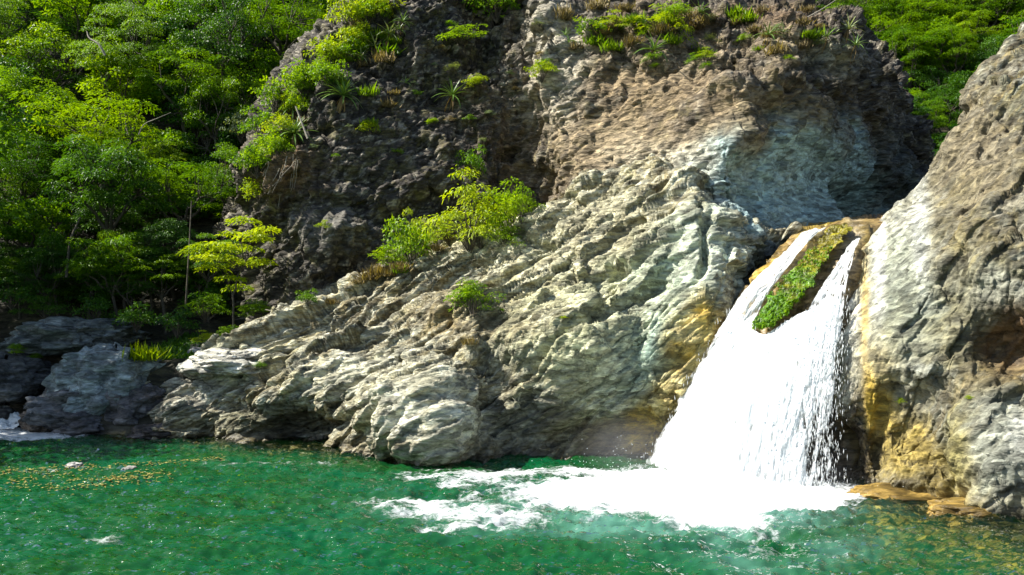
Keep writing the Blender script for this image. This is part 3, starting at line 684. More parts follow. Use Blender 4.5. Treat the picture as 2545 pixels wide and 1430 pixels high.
def octa(centers, half, axis_scale):
    base = np.array([(1, 0, 0), (-1, 0, 0), (0, 1, 0), (0, -1, 0), (0, 0, 1), (0, 0, -1)], float)
    fc = np.array([(0, 2, 4), (2, 1, 4), (1, 3, 4), (3, 0, 4), (2, 0, 5), (1, 2, 5), (3, 1, 5), (0, 3, 5)])
    V = centers[:, None, :] + base[None] * (half[:, None] * axis_scale)[:, None, :]
    Fc = fc[None] + (np.arange(len(centers)) * 6)[:, None, None]
    return V.reshape(-1, 3), Fc.reshape(-1, 3)
n = 2400
si = np.clip(1 - np.abs(rng.normal(0, 0.22, n)), 0, 1); ti = rng.random(n) ** 1.2
left = rng.random(n) < 0.08
si = np.where(left, np.abs(rng.normal(0, 0.02, n)), si)
pc = PCUR[(si * 299).astype(int), (ti * 299).astype(int)] + rng.normal(0, 1, (n, 3)) * np.array((0.10, 0.10, 0.06)) + np.array((0, -0.06, 0))
half = rng.uniform(0.003, 0.007, n)
V, Fc = octa(pc - WF0, half, np.stack([np.ones(n) * 0.8, np.ones(n) * 0.8, rng.uniform(3, 12, n)], 1))
dm = froth_material('spray_white')
o = mesh_obj('spray', V, Fc, dm, wf, attrs={'cover': np.ones(len(V))})
tag(o, kind='stuff')
n = 1300
a = rng.normal(0, 1, (n, 3))
pc = np.stack([2.9 + 1.7 * rng.normal(0, 0.6, n), 12.5 + 0.7 * rng.normal(0, 0.6, n), 0.1 + np.abs(rng.normal(0, 0.22, n))], 1)
half = rng.uniform(0.003, 0.009, n)
V, Fc = octa(pc, half, np.ones((n, 3)))
o = mesh_obj('splash_drops', V, Fc, dm, attrs={'cover': np.ones(len(V))})
tag(o, 'splashing drops above the foam at the foot of the fall', kind='stuff')

def mist_material():
    m, nt, N, L = new_mat('fine_mist')
    out = nd(N, 'ShaderNodeOutputMaterial'); vol = nd(N, 'ShaderNodeVolumePrincipled')
    vol.inputs['Color'].default_value = (0.95, 0.97, 1, 1)
    tc = nd(N, 'ShaderNodeTexCoord'); ln = nd(N, 'ShaderNodeVectorMath', operation='LENGTH'); L.new(tc.outputs['Object'], ln.inputs[0])
    mr = nd(N, 'ShaderNodeMapRange', interpolation_type='SMOOTHSTEP'); mr.inputs[1].default_value = 1.0; mr.inputs[2].default_value = 0.1; mr.inputs[3].default_value = 0.0; mr.inputs[4].default_value = 0.2
    L.new(ln.outputs['Value'], mr.inputs[0]); L.new(mr.outputs[0], vol.inputs['Density']); L.new(vol.outputs[0], out.inputs['Volume'])
    return m
mm_ = mist_material()
th, ph = np.meshgrid(np.linspace(0, 2 * math.pi, 25), np.linspace(-math.pi / 2, math.pi / 2, 13), indexing='ij')
BALL = np.stack([np.cos(th) * np.cos(ph), np.sin(th) * np.cos(ph), np.sin(ph)], -1)
for (c, sc_) in ((W(1570, 1115, 13.8), (1.2, 0.7, 0.75)), (W(1830, 1200, 12.3), (2.4, 0.6, 0.6))):
    o = mesh_obj('mist', BALL.reshape(-1, 3), grid_faces(25, 13), mm_, loc=c)
    o.scale = sc_
    tag(o, 'thin white mist hanging at the foot of the fall', kind='stuff')

# small cascade between the left boulders
cs = thing('cascade', W(25, 1040, 18.4), 'small white cascade between the dark boulders', 'cascade')
WF_keep = WF0; WF0 = np.array(cs.location); wf_keep = wf; wf = cs
sheet('water_sheet', [[(-90,1065,18.0),(-80,1030,18.5),(-70,1000,19.2)], [(-10,1068,17.9),(-15,1030,18.4),(-20,998,19.2)], [(70,1060,17.9),(45,1028,18.4),(5,1002,19.2)]], 80, 60, lambda S, T: 0.7 + 0 * S, 361, 0.06, (3, 2))
wf = wf_keep; WF0 = WF_keep

# ------------------------------------------------------------------ foliage tools
def leaves(P0, D, Nn, Lg, Wd, fold=0.25, droop=0.15):
    """one folded two-triangle leaf at each point"""
    D = D / (np.linalg.norm(D, axis=1, keepdims=True) + 1e-9)
    S = np.cross(D, Nn); S /= (np.linalg.norm(S, axis=1, keepdims=True) + 1e-9)
    U = np.cross(S, D)
    L = Lg[:, None]; Wc = Wd[:, None]
    a = P0
    b = P0 + D * L * 0.45 + S * Wc + U * Wc * fold
    c = P0 + D * L - U * L * droop
    d = P0 + D * L * 0.45 - S * Wc + U * Wc * fold
    V = np.stack([a, b, c, d], 1).reshape(-1, 3)
    i = np.arange(len(P0)) * 4
    Fc = np.stack([np.stack([i, i + 1, i + 2], 1), np.stack([i, i + 2, i + 3], 1)], 1).reshape(-1, 3)
    return V, Fc

def tubes(paths, sides=6):
    V, Fc = [], []
    for pts, radii in paths:
        pts = np.asarray(pts, float); base = len(V)
        for i, p in enumerate(pts):
            t = pts[min(i + 1, len(pts) - 1)] - pts[max(i - 1, 0)]
            t = t / (np.linalg.norm(t) + 1e-9)
            a = np.cross(t, (0.3, 0.9, 0.2)); a /= np.linalg.norm(a) + 1e-9
            b = np.cross(t, a)
            for k in range(sides):
                w = 2 * math.pi * k / sides
                V.append(p + radii[i] * (math.cos(w) * a + math.sin(w) * b))
        for i in range(len(pts) - 1):
            for k in range(sides):
                k2 = (k + 1) % sides
                Fc.append((base + i * sides + k, base + i * sides + k2, base + (i + 1) * sides + k2, base + (i + 1) * sides + k))
    return np.array(V), np.array(Fc)

def wiggle(a, b, n, amp, r):
    t = np.linspace(0, 1, n)[:, None]
    p = np.asarray(a) * (1 - t) + np.asarray(b) * t
    w = r.normal(0, amp, (n, 3)); w[0] = 0; w[-1] = 0
    return p + w

def tuft_leaves(centers, radii, per, kind, r, ls=1.0):
    """leaf sprays: flat drooping fans (feathery) or rounded clumps (broad)"""
    P0, D, Nn, L, Wd, tint = [], [], [], [], [], []
    for c, R in zip(centers, radii):
        m = int(per * (R / 0.5) ** 1.6) + 8
        az = r.random(m) * 2 * math.pi
        rr = R * np.sqrt(r.random(m))
        if kind == 'feather':
            off = np.stack([np.cos(az) * rr, np.sin(az) * rr, r.normal(0, 0.07, m) * R - 0.35 * rr ** 2 / R + 0.08], 1)
            d = np.stack([np.cos(az + r.normal(0, 0.6, m)), np.sin(az + r.normal(0, 0.6, m)), -0.25 + r.normal(0, 0.22, m)], 1)
            nn = np.stack([r.normal(0, 0.3, m), r.normal(0, 0.3, m), np.ones(m)], 1)
            L.append(r.uniform(0.09, 0.2, m)); Wd.append(r.uniform(0.018, 0.034, m))
        else:
            v3 = r.normal(0, 1, (m, 3)); v3 /= np.linalg.norm(v3, axis=1, keepdims=True)
            v3[:, 2] = np.abs(v3[:, 2]) * 0.9 - 0.25
            off = v3 * (R * r.random(m) ** 0.35)[:, None] * np.array((1, 1, 0.75))
            d = v3 + r.normal(0, 0.6, (m, 3)) + np.array((0, 0, -0.3))
            nn = v3 * 0.5 + r.normal(0, 0.45, (m, 3)) + np.array((0, 0, 0.8))
            L.append(r.uniform(0.09, 0.18, m)); Wd.append(r.uniform(0.03, 0.055, m))
        P0.append(off + c); D.append(d); Nn.append(nn)
        tint.append(np.clip(r.normal(0.5, 0.16, m) + r.normal(0, 0.2), 0, 1))
    P0, D, Nn, L, Wd, tint = [np.concatenate(x) for x in (P0, D, Nn, L, Wd, tint)]
    V, Fc = leaves(P0, D, Nn, L * ls, Wd * ls)
    return V, Fc, np.repeat(tint, 4)

PROTO = {}
def tree_proto(key, kind, seed, R=2.0, H=3.6, tufts=46, per=95, flat=0.75, ls=1.0):
    r = np.random.default_rng(seed)
    cen = []
    while len(cen) < tufts:
        p = r.normal(0, 1, 3); p /= np.linalg.norm(p)
        p = p * (0.35 + 0.65 * r.random() ** 0.5)
        if p[2] < -0.55: continue
        cen.append(p * np.array((R, R, R * flat)) * (0.85 + 0.3 * r.random()) + np.array((0, 0, H)))
    cen = np.array(cen)
    rad = r.uniform(0.38, 0.75, tufts) * R / 2.0
    V, Fc, tint = tuft_leaves(cen, rad, per, kind, r, ls)
    crown = mesh_obj('crown', V, Fc, M_LEAF['mid'], attrs={'tint': tint}, smooth=False)
    fork = np.array((r.normal(0, 0.15), r.normal(0, 0.15), H * 0.55))
    paths = [(wiggle((0, 0, -0.8), fork, 6, 0.05, r), np.linspace(0.13, 0.085, 6))]
    limbs = []
    for k in range(6):
        az = k * 1.05 + r.normal(0, 0.3)
        e = fork + np.array((math.cos(az) * R * 0.5, math.sin(az) * R * 0.5, H * 0.32 + r.normal(0, 0.25)))
        limbs.append(e); paths.append((wiggle(fork, e, 5, 0.07, r), np.linspace(0.075, 0.035, 5)))
    for c in cen:
        j = min(range(6), key=lambda q: np.linalg.norm(limbs[q] - c))
        paths.append((wiggle(limbs[j], c, 4, 0.05, r), np.linspace(0.03, 0.008, 4)))
    V, Fc = tubes(paths, 5)
    trunk = mesh_obj('trunk', V, Fc, M_BARK)
    for q in (crown, trunk): COL.objects.unlink(q)
    PROTO[key] = (crown.data, trunk.data, R, H)
for i in range(4): tree_proto('feather%d' % i, 'feather', 500 + i, tufts=40 + 6 * i, per=(150, 100, 190, 120)[i], flat=(0.7, 0.6, 0.8, 0.65)[i], ls=(0.85, 1.15, 0.7, 1.0)[i])
for i in range(4): tree_proto('broad%d' % i, 'broad', 520 + i, tufts=36 + 6 * i, per=(110, 70, 150, 90)[i], flat=(0.85, 0.75, 0.95, 0.8)[i], ls=(0.9, 1.4, 0.75, 1.15)[i])

def place_plant(name, key, base, s, rz, mat, label, cat, group=None, crown_name='crown', tilt=(0, 0), sz=None):
    o = thing(name, base, label, cat, group)
    o.rotation_euler = (tilt[0], tilt[1], rz)
    o.scale = (s, s, sz or s)
    for nm, me, mt in ((crown_name, PROTO[key][0], M_LEAF[mat]), ('trunk' if 'tree' in name else 'stem', PROTO[key][1], M_BARK)):
        c = bpy.data.objects.new(nm, me); COL.objects.link(c); c.parent = o
        c.material_slots[0].link = 'OBJECT'; c.material_slots[0].material = mt
    return o

def tree_at(u, v, rpx, key, mat, label, group=None, y=None, name='tree'):
    R, H = PROTO[key][2:]
    if y is None:
        y = 26.0
        for _ in range(30):
            s = rpx / F * y / R
            c = W(u, v, y)
            err = (c[2] - H * s) - float(hill_z(np.array(c[0]), np.array(y)))
            y = min(max(y + err * 0.6, 19.5), 75)
    s = rpx / F * y / R
    c = W(u, v, y)
    b = (c[0], y, c[2] - H * s)
    o = place_plant(name, key, b, s, random.random() * 6.28, mat, label, 'tree', group, tilt=(random.gauss(0, 0.12), random.gauss(0, 0.12)))
    o.scale = (s * random.uniform(0.8, 1.25), s * random.uniform(0.8, 1.25), s * random.uniform(0.9, 1.15))
    return o

G1 = 'trees crowding the left slope'
notable = [
 (215,310,150,'feather0','yellow','bright yellow-green feathery tree with a domed crown on the left slope'),
 (130,140,105,'broad0','yellow','sunlit leafy tree near the top left corner with a dense yellow-green crown'),
 (200,30,120,'feather1','yellow','yellow-green tree cut by the top edge at the upper left'),
 (340,110,115,'feather2','mid','airy green tree above the bleached curved branch'),
 (50,260,100,'feather3','mid','green feathery tree at the left picture edge beside the domed yellow tree'),
 (405,375,65,'feather1','yellow','small round yellow-green crown right of the domed yellow tree'),
 (470,190,110,'feather0','mid','mid-green tree in the middle of the left slope below the dark gap'),
 (300,220,90,'broad1','yellow','light green tree just above the domed yellow tree'),
 (560,100,110,'broad2','deep','deep green tree with small leaves left of the dark hollow'),
 (480,30,95,'broad3','mid','tree with clumped lime leaves touching the top edge above the left slope'),
 (690,50,115,'feather2','mid','soft mid-green tree beside the upper rim of the cliff'),
 (560,280,90,'broad0','mid','broad-leaved tree beside the dark hollow and white blossom'),
 (50,430,110,'feather2','deep','dark feathery tree at the left picture edge halfway up'),
 (260,470,150,'feather3','deep','wide dark green tree beneath the domed yellow tree'),
 (60,560,95,'broad1','mid','sunlit leafy tree low at the left picture edge'),
 (440,470,105,'feather0','mid','green tree overhanging the dark wood below it'),
 (540,440,95,'broad2','mid','leafy tree hanging close to the brown cliff corner'),
 (300,640,115,'feather1','mid','low spreading tree in front of the dark wood'),
 (430,600,75,'feather3','deep','shaded feathery tree between the spreading tree and the lime sapling'),
]
for (u, v, rp, key, mat, lab) in notable: tree_at(u, v, rp, key, mat, lab, G1)
r2 = np.random.default_rng(9)
for v in range(-60, 640, 92):
    for u in range(-120, 1000, 128):
        uu, vv = u + r2.normal(0, 32) + (v // 92 % 2) * 60, v + r2.normal(0, 22)
        if uu > 930 - 0.62 * max(vv, 0): continue
        key = ('feather' if r2.random() < 0.55 else 'broad') + str(r2.integers(4))
        mat = ['deep', 'mid', 'mid', 'deep', 'yellow'][r2.integers(5)]
        if vv > 330: mat = ['deep', 'deep', 'mid'][r2.integers(3)]
        rp = r2.uniform(70, 115)
        t = tree_at(uu, vv, rp, key, mat, 'green tree crowded among others on the left wooded slope', G1)
        t.location.y += 2.0; t.location.z += 0.6
for k in range(23):
    uu, vv = -340 + k * 40 + r2.normal(0, 12), 655 + (k % 2) * 55 + r2.normal(0, 18)
    tree_at(uu, vv, r2.uniform(50, 80), ('feather' if k % 3 else 'broad') + str(r2.integers(4)), ['deep', 'mid', 'deep'][k % 3],
            'low shaded tree at the dark foot of the left slope', 'low trees at the foot of the slope', y=21.2 + r2.uniform(0, 1.5))
G2 = 'trees on the far hillside'
for v in range(-80, 470, 62):
    for u in range(2020, 2680, 88):
        uu, vv = u + r2.normal(0, 22) + (v // 62 % 2) * 44, v + r2.normal(0, 14)
        key = ('feather' if r2.random() < 0.7 else 'broad') + str(r2.integers(4))
        mat = ['mid', 'deep', 'mid', 'deep'][r2.integers(4)]
        tree_at(uu, vv, r2.uniform(60, 95), key, mat, 'rounded green tree on the far hillside beyond the gorge', G2)
tree_at(2400, 105, 75, 'feather0', 'yellow', 'yellowish round tree standing out on the far hillside beyond the gorge', G2)
for (u, v, rp, key, mat, lab) in ((10, 30, 100, 'broad2', 'deep', 'dark green tree filling the top left corner'), (-30, 100, 100, 'feather2', 'mid', 'green tree at the left edge just under the corner tree'),
        (80, -20, 90, 'feather0', 'mid', 'green tree cut by the top edge beside the corner tree')):
    tree_at(u, v, rp, key, mat, lab, G1)
for (u, v) in ((2110, 5), (2170, 25), (2235, 5), (2300, 20), (2200, 70), (2260, -30), (2140, -40), (2380, -20), (2470, 10)):
    tree_at(u, v, 92, 'feather2', 'mid', 'rounded green tree on the far hillside beyond the gorge', G2)
# trees that stand behind the top of the cliff
for v in (-60, 5):
    for u in range(1000, 2100, 120):
        tree_at(u + r2.normal(0, 25), v + r2.normal(0, 12), r2.uniform(70, 100), 'broad' + str(r2.integers(4)), ['mid', 'deep', 'yellow'][r2.integers(3)],
                'tree behind the upper rim of the cliff', 'trees behind the cliff top', y=27 + r2.uniform(0, 3))
# bank trees beyond the left picture edge that shade the boulders
for (x, y, s) in ((-15.7, 18.5, 1.6), (-17.2, 16.8, 1.7), (-16.9, 20.9, 1.55)):
    place_plant('tree', 'broad%d' % (int(y) % 4), (x, y, 0.8), s, y, 'mid', 'tall bank tree beyond the left picture edge', 'tree', 'bank trees')

# ------------------------------------------------------------------ plants on the rocks
ROCKS = [Q.reshape(-1, 3) for Q in (PA, PB, PC)]
RUV = [proj(Q) for Q in ROCKS]
def anchor(u, v, which=None, win=9):
    best = None
    for i, Q in enumerate(ROCKS):
        if which is not None and i != which: continue
        uu, vv = RUV[i]
        m = np.nonzero((np.abs(uu - u) < win) & (np.abs(vv - v) < win))[0]
        if len(m):
            p = Q[m[np.argmin(Q[m, 1])]]
            if best is None or p[1] < best[1]: best = p
    if best is None: return W(u, v, 20.0)
    return best.astype(float)

def shrub_proto(key, kind, seed, R=0.8, tufts=26, per=60, tall=0.9, ls=0.6):
    r = np.random.default_rng(seed)
    cen, paths = [], []
    for k in range(tufts):
        az = r.random() * 6.283; el = r.uniform(0.15, 1.5); q = R * r.uniform(0.45, 1.0)
        c = np.array((math.cos(az) * math.cos(el) * q, math.sin(az) * math.cos(el) * q, math.sin(el) * q * tall + 0.05))
        cen.append(c)
        mid = c * 0.5 + np.array((0, 0, 0.12 * R)) + r.normal(0, 0.04, 3)
        paths.append((np.array([(0, 0, -0.15), mid, c]), (0.009, 0.006, 0.003)))
    V, Fc, tint = tuft_leaves(np.array(cen), r.uniform(0.14, 0.3, tufts) * R / 0.8, per, kind, r, ls)
    crown = mesh_obj('foliage', V, Fc, M_LEAF['mid'], attrs={'tint': tint}, smooth=False)
    V, Fc = tubes(paths, 4)
    stem = mesh_obj('stem', V, Fc, M_BARK)
    for q in (crown, stem): COL.objects.unlink(q)
    PROTO[key] = (crown.data, stem.data, R, R)
for i in range(3): shrub_proto('fern%d' % i, 'feather', 600 + i, per=150, tufts=30, ls=0.55)
for i in range(3): shrub_proto('bush%d' % i, 'broad', 610 + i, per=110, tufts=28, ls=0.6)

def grass_proto(key, seed, n, h, spread, w=0.012):
    r = np.random.default_rng(seed)
    P0 = np.stack([r.normal(0, spread * 0.35, n), r.normal(0, spread * 0.35, n), np.full(n, -0.05)], 1)
    D = np.stack([r.normal(0, 0.45, n), r.normal(0, 0.45, n), np.ones(n)], 1)
    V, Fc = leaves(P0, D, np.stack([r.normal(0, 1, n), r.normal(0, 1, n), np.zeros(n)], 1), h * r.uniform(0.5, 1.1, n), np.full(n, w), 0.3, 0.25)
    me = mesh_obj('blades', V, Fc, M_LEAF['mid'], attrs={'tint': np.repeat(np.clip(r.normal(0.5, 0.2, n), 0, 1), 4)}, smooth=False)
    COL.objects.unlink(me)
    PROTO[key] = me.data
for i in range(3): grass_proto('grass%d' % i, 630 + i, 130, 0.5, 0.5)

def shrub(u, v, rpx, key, mat, label, which=None, group='shrubs rooted in the rock', squash=1.0, tilt=None, name='shrub'):
    """v is the row of the root"""
    p = anchor(u, v, which)
    p = p - np.array((0, 0, 0.12 * rpx / F * p[1]))
    s = rpx / F * p[1] / PROTO[key][2]
    return place_plant(name, key, p, s, random.random() * 6.28, mat, label, 'shrub', group, 'foliage', tilt or (0.25, 0), s * squash)

for (u, v, rp, key, mat, lab, sq) in [
 (1160,590,105,'fern0','lime','big bright yellow-green bush on the ledge where the ridge meets the cliff',1.7),
 (1265,570,90,'fern1','yellow','bright feathery bush just right of the biggest ledge bush',1.7),
 (1120,590,60,'fern2','lime','low yellow-green bush at the foot of the biggest ledge bush',0.9),
 (1185,605,60,'fern2','lime','low dense bush skirting the biggest ledge bush',0.9),
 (1245,592,60,'fern1','yellow','low dense bush skirting the right-hand ledge bush',0.9),
 (1215,560,70,'fern2','lime','middle bush filling the gap between the two ledge bushes',1.3),
 (1300,530,55,'fern1','yellow','narrow green bush at the upper end of the ledge',1.5),
 (1015,640,75,'bush0','yellow','loose green bush on the ridge crest below the big ledge bush',1.5),
 (960,665,65,'fern2','yellow','low feathery bush lowest on the ridge crest',1.0),
 (1050,620,45,'fern0','lime','tall light sprig beside the loose ridge-crest bush',2.6),
 (1170,775,75,'fern2','yellow','lone feathery bush in the middle of the pale ridge',1.3),
 (1180,430,45,'bush1','mid','upright grey-green bush on the dark cliff above the ledge bushes',1.7),
 (1150,95,75,'fern1','yellow','flat spreading shrub high on the dark cliff',0.55),
 (1340,195,50,'bush2','lime','bright shrub on the pale cliff rib',0.9),
 (1180,225,45,'fern2','lime','thin yellow shrub beside the spiky agave on the dark cliff',0.8),
 (1480,95,60,'bush0','yellow','leafy shrub on the ledge left of the cliff top grass',0.9),
 (1530,70,50,'fern0','lime','arching light shrub next to the cliff top grass',0.9),
 (1650,85,80,'fern1','lime','yellow feathery bush on the cliff top',1.1),
 (1690,60,60,'fern2','yellow','smaller yellow bush behind the cliff top agave',1.2),
 (1760,135,28,'fern0','lime','little round yellow-green shrub on the bulging rock',1.0),
 (800,560,28,'bush1','lime','tiny bright shrub on the grey cliff knob',0.8),
 (915,330,30,'bush2','lime','small yellow-green shrub on the dark cliff face',1.0),
 (1240,30,75,'bush1','mid','dark leafy shrub in the cleft at the top edge',1.1),
 (870,60,75,'bush0','lime','sunny bush at the top of the cliff left rim',1.2),
 (820,150,75,'bush1','lime','yellow bush on the cliff rim below the topmost sunny bush',1.2),
 (760,215,70,'bush2','yellow','leafy bush on the cliff rim above the skirted agaves',1.1),
 (690,260,70,'bush0','yellow','green bush with pale leaves halfway down the cliff rim',1.1),
 (640,320,65,'bush1','mid','bush at the elbow of the cliff rim',1.1),
 (600,330,60,'bush2','grey','pale grey-green bush left of the cliff rim',1.1),
 (620,420,60,'bush0','mid','green bush hanging by the brown cliff corner',1.0),
 (760,745,32,'bush1','mid','small dark bush at the foot of the cliff behind the ridge',1.3),
 (2230,1000,14,'bush2','lime','tiny green plant on the wet ochre rock wall',1.2),
 (2400,985,12,'bush0','lime','tiny green plant on the rock wall right of the ochre streak',0.9),
 (1410,790,12,'bush1','lime','tiny yellow sprout in a crack of the pale ridge',0.8),
 (640,905,22,'fern2','mid','mossy tuft at the right end of the pale oval rock',0.6),
]:
    shrub(u, v, rp, key, mat, lab, squash=sq)

rim = [(945,10),(890,60),(850,120),(800,150),(770,200),(720,240),(690,300),(650,340),(620,400),(600,470)]
for k in range(20):
    i = k % 9; t = random.random()
    u = rim[i][0] * (1 - t) + rim[i + 1][0] * t + random.uniform(-5, 45); v = rim[i][1] * (1 - t) + rim[i + 1][1] * t + random.uniform(0, 25)
    shrub(u, v, random.uniform(40, 66), random.choice(['bush0', 'bush1', 'bush2', 'fern1']), random.choice(['lime', 'yellow', 'yellow', 'mid']),
          'leafy bush in the green fringe along the left rim of the cliff', 0, 'bushes fringing the cliff rim', 1.2)

# small weeds scattered over the dark cliff
r3 = np.random.default_rng(21)
for k in range(46):
    if k < 26: u, v, lo, hi = r3.uniform(720, 1290), r3.uniform(30, 480), 10, 24
    else: u, v, lo, hi = r3.uniform(1320, 2080), r3.uniform(40, 190), 12, 28
    if v < 330 - (u - 640) * 1.0: continue
    shrub(u, v, r3.uniform(lo, hi), ['bush', 'fern'][r3.integers(2)] + str(r3.integers(3)), ['grey', 'mid', 'yellow', 'grey', 'straw'][r3.integers(5)],
          'small weed rooted in a crack of the upper cliff', 0, 'weeds in the cliff cracks', 0.8, name='weed')

# grass
def grass(u, v, hpx, mat, label, which=None, base=None, group='grass tufts'):
    p = anchor(u, v, which) if base is None else base
    o = bpy.data.objects.new('grass_tuft', PROTO['grass%d' % random.randrange(3)]); COL.objects.link(o)
    o.location = p; s = hpx / F * p[1] / 0.5; o.scale = (s, s, s); o.rotation_euler = (0, 0, random.random() * 6)
    o.material_slots[0].link = 'OBJECT'; o.material_slots[0].material = M_LEAF[mat]
    tag(o, label, 'grass', group)
grass(362, 890, 50, 'lime', 'bright grass tuft on the shoulder of the blue-grey boulder', base=W(362, 893, 17.9))
grass(1160, 850, 26, 'straw', 'dry grass tuft on the brown shelf of the ridge')
grass(985, 670, 26, 'yellow', 'yellow grass at the lowest ridge-crest bush')
for k in range(70):
    if k < 38: u, v, m = r3.uniform(1380, 2060), r3.uniform(20, 130), ['straw', 'straw', 'yellow'][r3.integers(3)]
    elif k < 58: u, v, m = r3.uniform(700, 1000), r3.uniform(60, 330), ['straw', 'yellow', 'mid'][r3.integers(3)]
    else: u, v, m = r3.uniform(820, 1120), 0, 'straw'
    if k >= 58: v = 742 - (u - 830) * 0.52 + 6
    if v < 330 - (u - 640): continue
    grass(u, v, r3.uniform(14, 34), m, 'thin wild grass tuft growing along the rock edges', group='wild grass tufts')

# agaves
def blade_mesh(name, L, Wd, bend, seed):
    n = 7
    V, Fc = [], []
    for i in range(n + 1):
        t = i / n
        w = Wd * (0.55 + 1.2 * t - 1.72 * t ** 2.2) if t < 1 else 0.002
        w = max(w, 0.002)
        x = L * math.sin(t * bend) / bend; z = -L * (1 - math.cos(t * bend)) / bend
        V += [(x, -w, z + w * 0.5), (x, 0, z), (x, w, z + w * 0.5)]
    for i in range(n):
        a = i * 3
        Fc += [(a, a + 3, a + 4, a + 1), (a + 1, a + 4, a + 5, a + 2)]
    o = mesh_obj(name, V, Fc, M_LEAF['agave'], attrs={'tint': np.full(len(V), 0.5)})
    COL.objects.unlink(o)
    return o.data
BLADES = [blade_mesh('leaf', 1.0, 0.055, b, i) for i, b in enumerate((0.35, 0.7, 1.1))]

def agave(u, v, rpx, mat, label, n=22, skirt=0, lean=0.35, y=None):
    p = anchor(u, v, 0) if y is None else W(u, v, y)
    o = thing('agave', p + np.array((0, -0.1, 0.05)), label, 'agave', 'agaves on the cliff')
    o.rotation_euler = (lean, 0, random.random())
    R = rpx / F * p[1]
    for k in range(n):
        t = k / n
        c = bpy.data.objects.new('leaf', BLADES[2 if t < 0.35 else (1 if t < 0.7 else 0)]); COL.objects.link(c); c.parent = o
        el = 0.05 + 1.25 * t + random.gauss(0, 0.08)
        c.rotation_euler = Euler((0, -el, k * 2.399 + random.gauss(0, 0.1)), 'XYZ')
        s = R * (1.0 - 0.25 * t) * random.uniform(0.85, 1.1)
        c.scale = (s, s * 0.9, s)
        c.material_slots[0].link = 'OBJECT'; c.material_slots[0].material = M_LEAF[mat]
    for k in range(skirt):
        c = bpy.data.objects.new('dead_leaf', BLADES[1]); COL.objects.link(c); c.parent = o
        c.rotation_euler = Euler((0, 1.0 + random.uniform(0, 0.45), k * 2.399), 'XYZ')
        s = R * random.uniform(0.7, 1.2); c.scale = (s, s * 0.7, s)
        c.material_slots[0].link = 'OBJECT'; c.material_slots[0].material = M_LEAF['dead']
    return o
for a in [
 (1122,250,62,'agave','spiky agave alone in the middle of the dark cliff',22,4),
 (845,240,72,'agave','dark agave with a long skirt of dead leaves near the cliff rim',34,26),
 (728,335,68,'agave','agave crowning the brown rooted corner of the cliff',34,22),
 (722,272,55,'agave','agave just above the one crowning the brown corner',26,10),
 (925,125,48,'pale','silvery agave on the upper left cliff',16,3),
 (962,92,50,'pale','yellowish agave beside the silvery one on the upper cliff',18,8),
 (1008,62,42,'agave','green agave high on the upper cliff',16,2),
 (985,90,36,'agave','small agave between the yellowish one and the high green one',14,0),
 (982,12,42,'pale','agave at the top edge above the upper left cliff',14,0),
 (890,140,40,'pale','pale agave at the upper cliff rim',14,3),
 (1012,205,28,'agave','little agave in a niche of the dark cliff',12,0),
 (870,95,34,'pale','thin pale agave on the rim under the sunny bush',12,0),
 (1618,125,66,'agave','large agave leaning out from the edge of the bulge',18,2),
 (1590,70,42,'agave','agave above the large leaning one',14,0),
 (1742,48,52,'agave','dark star-shaped agave on the cliff top',20,0),
 (1898,92,50,'agave','bright star-shaped agave on the brow of the bulge',16,3),
 (1935,82,40,'pale','pale agave right of the bright one on the brow',12,0),
 (2045,95,46,'agave','agave at the right end of the brow',16,2),
 (2112,82,54,'pale','reddish-tipped agave with dry leaves on the gorge edge',18,8),
 (2125,118,44,'agave','agave below the dry-leaved one on the gorge edge',14,2),
 (1410,95,34,'agave','agave beside the pale rib at the top',14,0),
 (800,185,36,'pale','pale agave half hidden in the rim bushes',12,0),
]:
    agave(a[0], a[1], a[2], a[3], a[4], a[5], a[6])

# hanging roots at the brown corner, dead branches in the wood
for k in range(11):
    u0 = 660 + k * 9 + r3.normal(0, 6); v0 = 390 + r3.normal(0, 20)
    a = anchor(u0, v0, 0) + np.array((0, -0.12, 0)); b = anchor(u0 - 25 + r3.normal(0, 14), v0 + r3.uniform(50, 140), 0) + np.array((0, -0.1, 0))
    pts = wiggle(a, b, 7, 0.015, r3)
    V, Fc = tubes([(pts - a, np.linspace(0.010, 0.004, 7))], 5)
    o = mesh_obj('root', V, Fc, M_DEADWOOD, loc=a); tag(o, 'thin dry root hanging on the brown cliff corner', 'root', 'hanging roots')
def branch(px, r0, r1, label, mat=M_DEADWOOD):
    pts = np.array([W(*q) for q in px]); pts = catmull(pts, 14)
    V, Fc = tubes([(pts - pts[0], np.linspace(r0, r1, 14))], 6)
    o = mesh_obj('branch', V, Fc, mat, loc=pts[0]); tag(o, label, 'branch', 'bare branches')
branch([(262,138,24.5),(245,110,24.5),(222,95,24.6),(216,78,24.7)], 0.04, 0.015, 'bleached curved branch among the left trees')
branch([(345,335,22.5),(358,310,22.4),(390,295,22.3),(425,280,22.4)], 0.018, 0.007, 'thin bleached branch above the small round crown')
branch([(765,345,19.9),(752,310,20.0),(735,265,20.1)], 0.03, 0.022, 'grey dead stalk leaning beside the skirted agaves')
branch([(1985,55,20.5),(2040,25,20.6),(2085,-5,20.8)], 0.02, 0.008, 'thin bare branch leaning over the brow of the bulge')
branch([(462,760,20.2),(466,690,20.2),(470,620,20.3),(476,500,20.6)], 0.03, 0.014, 'slim pale trunk standing in the dark wood', M_BARK)
branch([(165,690,20.6),(175,600,20.7),(200,540,20.9)], 0.04, 0.02, 'leaning slim trunk in the dark wood', M_BARK)
branch([(660,770,18.9),(700,778,18.8),(745,782,18.7)], 0.012, 0.006, 'fallen twig bridging the ridge and the bank')

